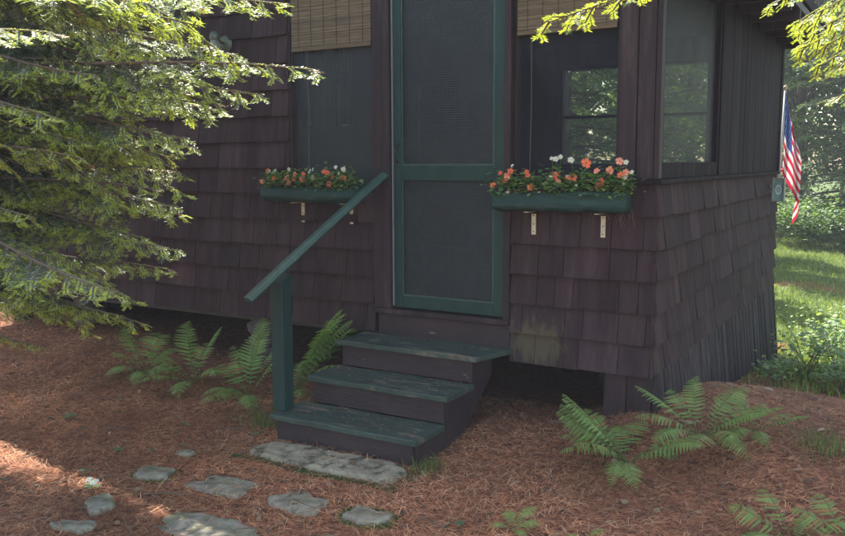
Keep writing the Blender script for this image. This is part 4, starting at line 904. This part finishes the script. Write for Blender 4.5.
# --TREES--
bgtrees = [
 ('deciduous_tree', 0, -6, 41, 1.6, .5, 'distant leafy tree deep in the woods, behind the flag line'),
 ('deciduous_tree', 1, -1, 46, 1.8, 1.5, 'farthest leafy tree straight beyond the clearing'),
 ('deciduous_tree', 0, 4, 50, 1.9, 2.5, 'farthest leafy tree toward the right edge of the woods'),
 ('deciduous_tree', 1, -9, 47, 1.8, 3.5, 'farthest leafy tree left of the clearing axis'),
 ('deciduous_tree', 1, -10.5, 38, 1.5, 4.5, 'leafy tree deep behind the cabin, seen through porch glass'),
 ('deciduous_tree', 0, -13, 33, 1.6, 5.5, 'leafy tree deep behind the cabin, left of the porch glass view'),
 ('deciduous_tree', 0, -19, 34, 1.5, .2, 'leafy tree far left in the woods behind the cabin'),
 ('hemlock_tree', 0, 6.2, 3.5, .8, .6, 'hemlock out of the frame to the right of the cabin'),  # out-of-view tree added to shade the side wall
 ('hemlock_tree', 1, 5.2, 8.5, .8, 2.6, 'hemlock out of the frame at the right of the clearing'),  # also added out of view, to cut light on the side wall
 # seen to the right of the cabin
 ('hemlock_tree', 0, -.9, 24.5, .9, .3, 'hemlock right behind the flag, pale sunlit crown'),
 ('deciduous_tree', 0, -2.6, 27.5, 1.1, 1.0, 'leafy tree beyond the clearing behind the flag'),
 ('hemlock_tree', 1, .9, 25.5, 1.0, 2.0, 'hemlock with low dense branches at the right edge of the clearing'),
 ('deciduous_tree', 1, .2, 31, 1.2, 4.0, 'tall leafy tree in the second row at the right edge'),
 ('hemlock_tree', 0, -4.0, 31, 1.1, 5.0, 'hemlock in the second row left of the flag line'),
 ('hemlock_tree', 1, 2.6, 29, 1.1, .7, 'hemlock just outside the right edge'),
 ('deciduous_tree', 0, -1.6, 37, 1.3, 2.2, 'far leafy tree filling the gap above the clearing'),
 ('hemlock_tree', 0, 1.5, 39, 1.4, 3.3, 'far tall hemlock behind the right edge trees'),
 # seen through the porch windows
 ('hemlock_tree', 1, -4.6, 10.4, .62, .4, 'young hemlock seen through the left pane of the porch'),
 ('hemlock_tree', 0, -3.2, 11.6, .60, 1.4, 'young hemlock seen through the corner porch opening'),
 ('hemlock_tree', 1, -6.4, 13.0, .8, 2.4, 'hemlock behind the cabin farther to the left'),
 ('deciduous_tree', 1, -4.0, 17.5, .9, .2, 'leafy tree standing behind the young hemlocks'),
 ('hemlock_tree', 0, -7.5, 19, 1.0, 4.4, 'hemlock deeper in the woods behind the cabin'),
 ('deciduous_tree', 0, -10.0, 12, 1.0, 3.4, 'leafy tree behind the curtained window'),
 ('hemlock_tree', 0, -12.5, 17, 1.1, 5.4, 'dark hemlock far behind the curtained window'),
 ('hemlock_tree', 1, -8.6, 8.2, .9, .9, 'hemlock close behind the left part of the cabin'),
 ('deciduous_tree', 1, -13, 6.0, 1.0, 1.9, 'leafy tree left of the cabin'),
 ('hemlock_tree', 0, -11, 1.5, .8, 2.9, 'hemlock beyond the left end of the cabin'),
 ('hemlock_tree', 1, -14, -1, 1.0, 1.2, 'hemlock at the far left behind the near fir'),
]
for t in bgtrees: tree(*t)
# shrubs at the edge of the clearing
sx_ = [(-1.4, 20.6), (-.5, 21.2), (.4, 20.4), (1.3, 21.2), (2.1, 20.5), (-2.4, 21.6), (.0, 23), (1.1, 23.3), (-1.5, 23.4)]
sl = ['shrub directly beneath the flag tip, front row', 'shrub front row between the flag tip and dark trunk', 'shrub front row near the dark trunk', 'shrub front row at the right edge', 'shrub front row just beyond the right edge', 'shrub front row nearest the cabin wall', 'shrub in the back row behind the dark trunk', 'shrub in the back row at the right edge', 'shrub in the back row behind the flag']
for i, (x, y) in enumerate(sx_): leafy('shrub', x, y, 1500, .75+.15*(i % 3), .12, sl[i], 200+i, [(.09, .16, .05), (.13, .2, .07), (.07, .13, .05)], 'shrubs along the edge of the clearing', 'shrub', 14)
b = MB(); b.tube([(0, 0, -.2), (.1, 0, 3), (.05, .1, 7), (.15, 0, 11)], [.19, .15, .12, .05], 12, jit=.05); o = empty('bare_trunk_tree', (-.25, 19.3, float(gz(-.25, 19.3))), 0, 'slim dark bare trunk standing before the woods right of the flag', 'tree')
b.build('trunk', m_bark, o, smooth=True); b = MB()
for k in range(9): a = k*2.3; z = 5+k*.6; b.tube([(.1, 0, z), (.1+math.cos(a)*.9, math.sin(a)*.9, z+.4)], [.03, .008], 5); leaf_cluster(b, (.1+math.cos(a)*.9, math.sin(a)*.9, z+.4), 120, (.45, .45, .25), .12, random.Random(k), [(.08, .14, .04)])
b.build('limbs', m_leaf, o)

# ------------------------------------------------------------------ near firs
def fir_limb(seed, L_=3.0, droop=.55, sec=.5):
    """a drooping limb along +x; returns mesh with needles and twigs"""
    rg = np.random.default_rng(seed); T = 60; ts = np.linspace(0, 1, T+1)
    path = np.stack([L_*ts, .10*np.sin(ts*3+seed), -droop*ts**1.5+.10*np.sin(ts*5+seed)*ts], -1)
    tw = MB(); tw.tube([tuple(p) for p in path[::5]], [.017*(1-i/12)+.003 for i in range(13)], 6)
    sh0 = []; sh1 = []; tip = []; wl = []
    def at(t): k = min(T-1e-6, t*T); i = int(k); return path[i]+(path[i+1]-path[i])*(k-i), (path[i+1]-path[i])/np.linalg.norm(path[i+1]-path[i])
    t = .05; sgn = 1
    while t < 1:
        p, d = at(t); sl_ = sec*min(1, (1-t)*1.6+.12)*rg.uniform(.55, 1.1)*min(1, t*1.8+.5); s = np.array([-d[1], d[0], 0])*sgn; s /= np.linalg.norm(s)
        an = rg.uniform(.75, 1.05); dd = d*math.cos(an)+s*math.sin(an); dd[2] += rg.uniform(-.85, -.05); dd /= np.linalg.norm(dd)
        n = max(2, int(sl_/.032)); q = p.copy(); pts = [q.copy()]; cur = dd.copy(); brown = rg.random() < .025
        for i in range(n):
            cur = cur+np.array([d[0]*.04, d[1]*.04, -.035])+rg.normal(0, .05, 3); cur /= np.linalg.norm(cur); nx = q+cur*.032
            sh0.append(q.copy()); sh1.append(nx.copy()); tip.append(2 if brown else (1 if i >= n-2 and (t > .55 or rg.random() < .2) else 0))
            u = i/n; l3 = .13*(1-u)**.6*rg.uniform(.5, 1.1)*min(1, sl_/.25)+.018
            for s3 in ((1, -1) if i % 1 == 0 else ()):
                if rg.random() < .12: continue
                pe = np.cross(cur, [0, 0, 1]); pe /= np.linalg.norm(pe)+1e-6; d3 = cur*.72+pe*s3*.72+np.array([0, 0, rg.uniform(-.3, .1)]); d3 /= np.linalg.norm(d3)
                m3 = max(1, int(l3/.03)); q3 = nx.copy()
                for j in range(m3):
                    n3 = q3+d3*(l3/m3); sh0.append(q3.copy()); sh1.append(n3.copy()); tip.append(2 if brown else (1 if j == m3-1 and rg.random() < (.9 if t > .66 else .14) else 0)); d3 = d3+np.array([0, 0, -.06]); d3 /= np.linalg.norm(d3); q3 = n3
            q = nx; pts.append(q.copy())
        tw.tube([tuple(x_) for x_ in pts], [.0045*(1-i/len(pts))+.0012 for i in range(len(pts))], 4, caps=False)
        t += rg.uniform(.010, .019); sgn = -sgn
    # end leader
    for i in range(6):
        p0, d0 = at(.9+i*.016); p1, _ = at(.9+(i+1)*.016); sh0.append(p0); sh1.append(p1); tip.append(1)
    A = np.array(sh0); B = np.array(sh1); tip = np.array(tip); ln = np.linalg.norm(B-A, axis=1); D = (B-A)/ln[:, None]
    per = 8; k = len(A); u = (np.arange(per)+.5)/per
    Pn = (A[:, None]+(B-A)[:, None]*u[None, :, None]); Dn = np.repeat(D[:, None], per, 1); upv = np.array([0, 0, 1.])+0*D; Sd = np.cross(D, upv); Sd /= np.linalg.norm(Sd, axis=1)[:, None]+1e-9; Up = np.cross(Sd, D)
    out = []; cc = []
    shn = rg.uniform(.75, 1.25, k)
    for sg in (1, -1):
        nd = Dn*.62+np.repeat(Sd[:, None], per, 1)*sg*.78+np.repeat(Up[:, None], per, 1)*.10+rg.normal(0, .13, Pn.shape); nd /= np.linalg.norm(nd, axis=-1)[..., None]
        Ln = rg.uniform(.014, .023, Pn.shape[:2])[..., None]; wv = np.cross(nd, np.repeat(Up[:, None], per, 1)+rg.normal(0, .3, Pn.shape)); wv /= np.linalg.norm(wv, axis=-1)[..., None]; wv *= .0018
        out.append(np.stack([Pn, Pn+nd*Ln*.45+wv, Pn+nd*Ln, Pn+nd*Ln*.45-wv], 2).reshape(-1, 3))
        old = np.array((.075, .118, .078)); new = np.array((.40, .50, .07)); dead = np.array((.22, .10, .05))
        c0 = np.where((tip == 1)[:, None], new, np.where((tip == 2)[:, None], dead, old))*shn[:, None]
        cp = np.repeat(c0, per, 0); pale = rg.random(len(cp)) < .16; cp[pale] = np.array((.36, .42, .36)); cc.append(cp)  # pale needle undersides at random, also colouring in white sun highlights
    Vn = np.concatenate(out, 0); nf = len(Vn)//4; Cn = np.concatenate(cc, 0)*rg.uniform(.8, 1.2, nf)[:, None]
    tv = np.array(tw.v, dtype=float); tf = [f for f in tw.f if len(f) == 4]
    V = np.concatenate([Vn, tv]); F = np.concatenate([np.arange(nf*4).reshape(-1, 4), np.array(tf)+len(Vn)]); C_ = np.concatenate([Cn, np.tile([1, 1, 1], (len(tf), 1))])
    me = quads('branch', V, F, C_, np.concatenate([np.zeros(nf), np.ones(len(tf))])); me.materials.append(m_needle); me.materials.append(m_twig)
    return me, Vector(path[-1])
LIMBS = [fir_limb(1, L_=3.0), fir_limb(2, droop=.8, sec=.55), fir_limb(3, droop=.35, sec=.45), fir_limb(4, droop=1.1, sec=.5), fir_limb(5, droop=.22, sec=.24), fir_limb(6, droop=.4, sec=.45)]
def near_tree(name, x, y, H, r, tips, label, cat='tree', extra=0, seed=0, avoid=None, dbl=0):
    rr = random.Random(seed); z0 = float(gz(x, y)); o = empty(name, (x, y, z0), 0, label, cat)
    b = MB(); n = 12; b.tube([(.05*math.sin(i), .05*math.cos(i*1.3), H*i/n-(.3 if i == 0 else 0)) for i in range(n+1)], [r*(1-i/n*.93)+(.05 if i == 0 else 0) for i in range(n+1)], 14, jit=.05); b.build('trunk', m_bark, o, smooth=True)
    def limb(tipw, ty, zroot=None):
        me, e = LIMBS[ty]; tw_ = Vector(tipw)-Vector((x, y, z0)); hor = math.hypot(tw_.x, tw_.y)
        zr_ = tw_.z-e.z*hor/e.x if zroot is None else zroot
        v = tw_-Vector((0, 0, zr_)); s = v.length/e.length
        hd = math.atan2(v.y, v.x)-math.atan2(e.y, e.x); e1 = Matrix.Rotation(hd, 3, 'Z') @ e
        q = Matrix.Rotation(R(rr.uniform(-24, 24)), 3, v.normalized()) @ e1.rotation_difference(v).to_matrix() @ Matrix.Rotation(hd, 3, 'Z')
        f = bpy.data.objects.new('branch', me); COL.objects.link(f); f.parent = o
        f.location = (0, 0, zr_); f.rotation_euler = q.to_euler(); f.scale = (s, s, s)
    for tp, ty in tips: limb(tp, ty, None if ty < 4 else tp[2]-z0+(.42 if ty == 4 else 1.1))
    for tp, ty in tips[:dbl]:
        q = Vector(tp); dr_ = (Vector((x, y, q.z))-q).normalized(); q = q+dr_*rr.uniform(.35, .85)+Vector((rr.uniform(-.1, .05), rr.uniform(-.35, .3), rr.uniform(-.12, .16))); limb(q, (ty+1) % 4)
    for k in range(extra):
        t = k/extra; z = H*(.22+.75*t); L_ = (1-t)**.8*3.0+.4; a = k*2.399
        if avoid and avoid(a, z): continue
        limb((x+math.cos(a)*L_, y+math.sin(a)*L_, z0+z-.25*L_), k % 4)
    return o
left_tips = [((-1.43, -1.69, 2.30), 0), ((-1.25, -1.75, 1.96), 2), ((-1.50, -1.82, 1.84), 0), ((-1.65, -1.83, 2.04), 1), ((-1.76, -1.89, 1.80), 2), ((-1.86, -1.99, 1.62), 0), ((-2.0, -1.96, 1.52), 1), ((-2.15, -1.98, 1.36), 2),
 ((-2.06, -1.9, 1.26), 0), ((-2.32, -1.9, 1.08), 1), ((-2.33, -1.98, .72), 3), ((-2.28, -1.95, .60), 1), ((-2.70, -1.98, .50), 3), ((-2.85, -2.2, .46), 0),
 ((-1.89, -2.51, 1.90), 0), ((-1.95, -2.70, 1.70), 1), ((-1.90, -2.61, 1.52), 2), ((-2.1, -2.73, 1.25), 0), ((-2.1, -2.25, 1.30), 3), ((-2.4, -2.31, .98), 0), ((-2.7, -2.45, .76), 1),
 ((-3.4, -1.15, 1.95), 0), ((-3.7, -.85, 2.4), 1), ((-3.9, -.6, 2.9), 3), ((-3.5, -1.4, 2.3), 1), ((-3.2, -1.5, 1.7), 2), ((-2.15, -1.7, 1.75), 3), ((-2.3, -1.75, 1.45), 2), ((-2.15, -1.75, 1.2), 1), ((-3.2, -.5, 3.4), 0), ((-3.6, -.3, 3.6), 1), ((-4.0, -.2, 3.6), 2), ((-3.4, -.9, 2.95), 0), ((-3.8, -.7, 3.15), 1), ((-2.9, -.8, 3.1), 3), ((-2.8, -1.3, 2.0), 0), ((-2.65, -1.5, 1.5), 1), ((-3.0, -1.0, 2.35), 2), ((-2.1, -1.7, 1.58), 0), ((-2.3, -1.6, 1.3), 3), ((-2.2, -1.75, 1.0), 0), ((-2.25, -1.8, .9), 2), ((-2.2, -2.0, 1.7), 3), ((-2.35, -2.05, .66), 0), ((-2.6, -2.1, .62), 3), ((-1.57, -2.19, 2.14), 1), ((-1.64, -2.42, 2.22), 0), ((-1.80, -2.82, 2.05), 2), ((-2.5, -1.3, 1.9), 1), ((-2.7, -1.2, 1.4), 3), ((-2.9, -1.1, 2.2), 0), ((-3.0, -1.5, .85), 0), ((-3.2, -2.6, .6), 1), ((-2.2, -1.5, 2.5), 2), ((-1.9, -2.0, 2.6), 0), ((-2.3, -2.9, 2.5), 1), ((-2.6, -1.6, .35+.5), 2)]  # includes limbs added, some above view, to block sun on the ground
near_tree('fir_tree', -4.95, -2.75, 9, .16, left_tips, 'big fir at left whose drooping branches cover the cabin wall', extra=6, seed=5, dbl=42, avoid=lambda a, z: z > 4 and math.cos(a+.3) > -.2)
right_tips = [((.11, -2.00, 2.04), 4), ((.92, -1.30, 2.04), 5), ((1.0, -1.50, 1.99), 5), ((1.06, -1.35, 1.86), 5), ((1.02, -1.02, 1.76), 4), ((1.14, -1.64, 1.98), 5), ((.86, -1.0, 2.10), 5), ((1.08, -1.2, 1.90), 5), ((.97, -1.6, 2.02), 5), ((1.15, -1.45, 1.84), 5), ((.80, -1.3, 2.14), 5), ((.95, -1.45, 1.93), 5), ((1.05, -1.6, 1.92), 5), ((.90, -1.15, 1.98), 5), ((1.12, -1.3, 1.79), 5), ((.99, -1.25, 1.88), 5)]
near_tree('fir_tree', 3.35, -1.0, 10, .15, right_tips, 'fir outside the right edge, its bright sprays hanging into the top corner', extra=24, seed=6, avoid=lambda a, z: math.cos(a) < .2 and z < 4.2)


# ------------------------------------------------------------------ thin haze volume added to fade the distance and lift dark tones
hz = MB(); hz.box((-70, -12, -6), (70, 90, 30)); M = bpy.data.materials.new('haze'); M.use_nodes = True; N = M.node_tree.nodes; N.remove(N['Principled BSDF'])
pv = N.new('ShaderNodeVolumePrincipled'); pv.inputs['Color'].default_value = (.82, .88, 1, 1); pv.inputs['Density'].default_value = .0018; M.node_tree.links.new(pv.outputs[0], N['Material Output'].inputs['Volume'])
tag(hz.build('haze', M), 'thin pale haze added to veil the distance and lift the shadows', 'haze', kind='stuff')
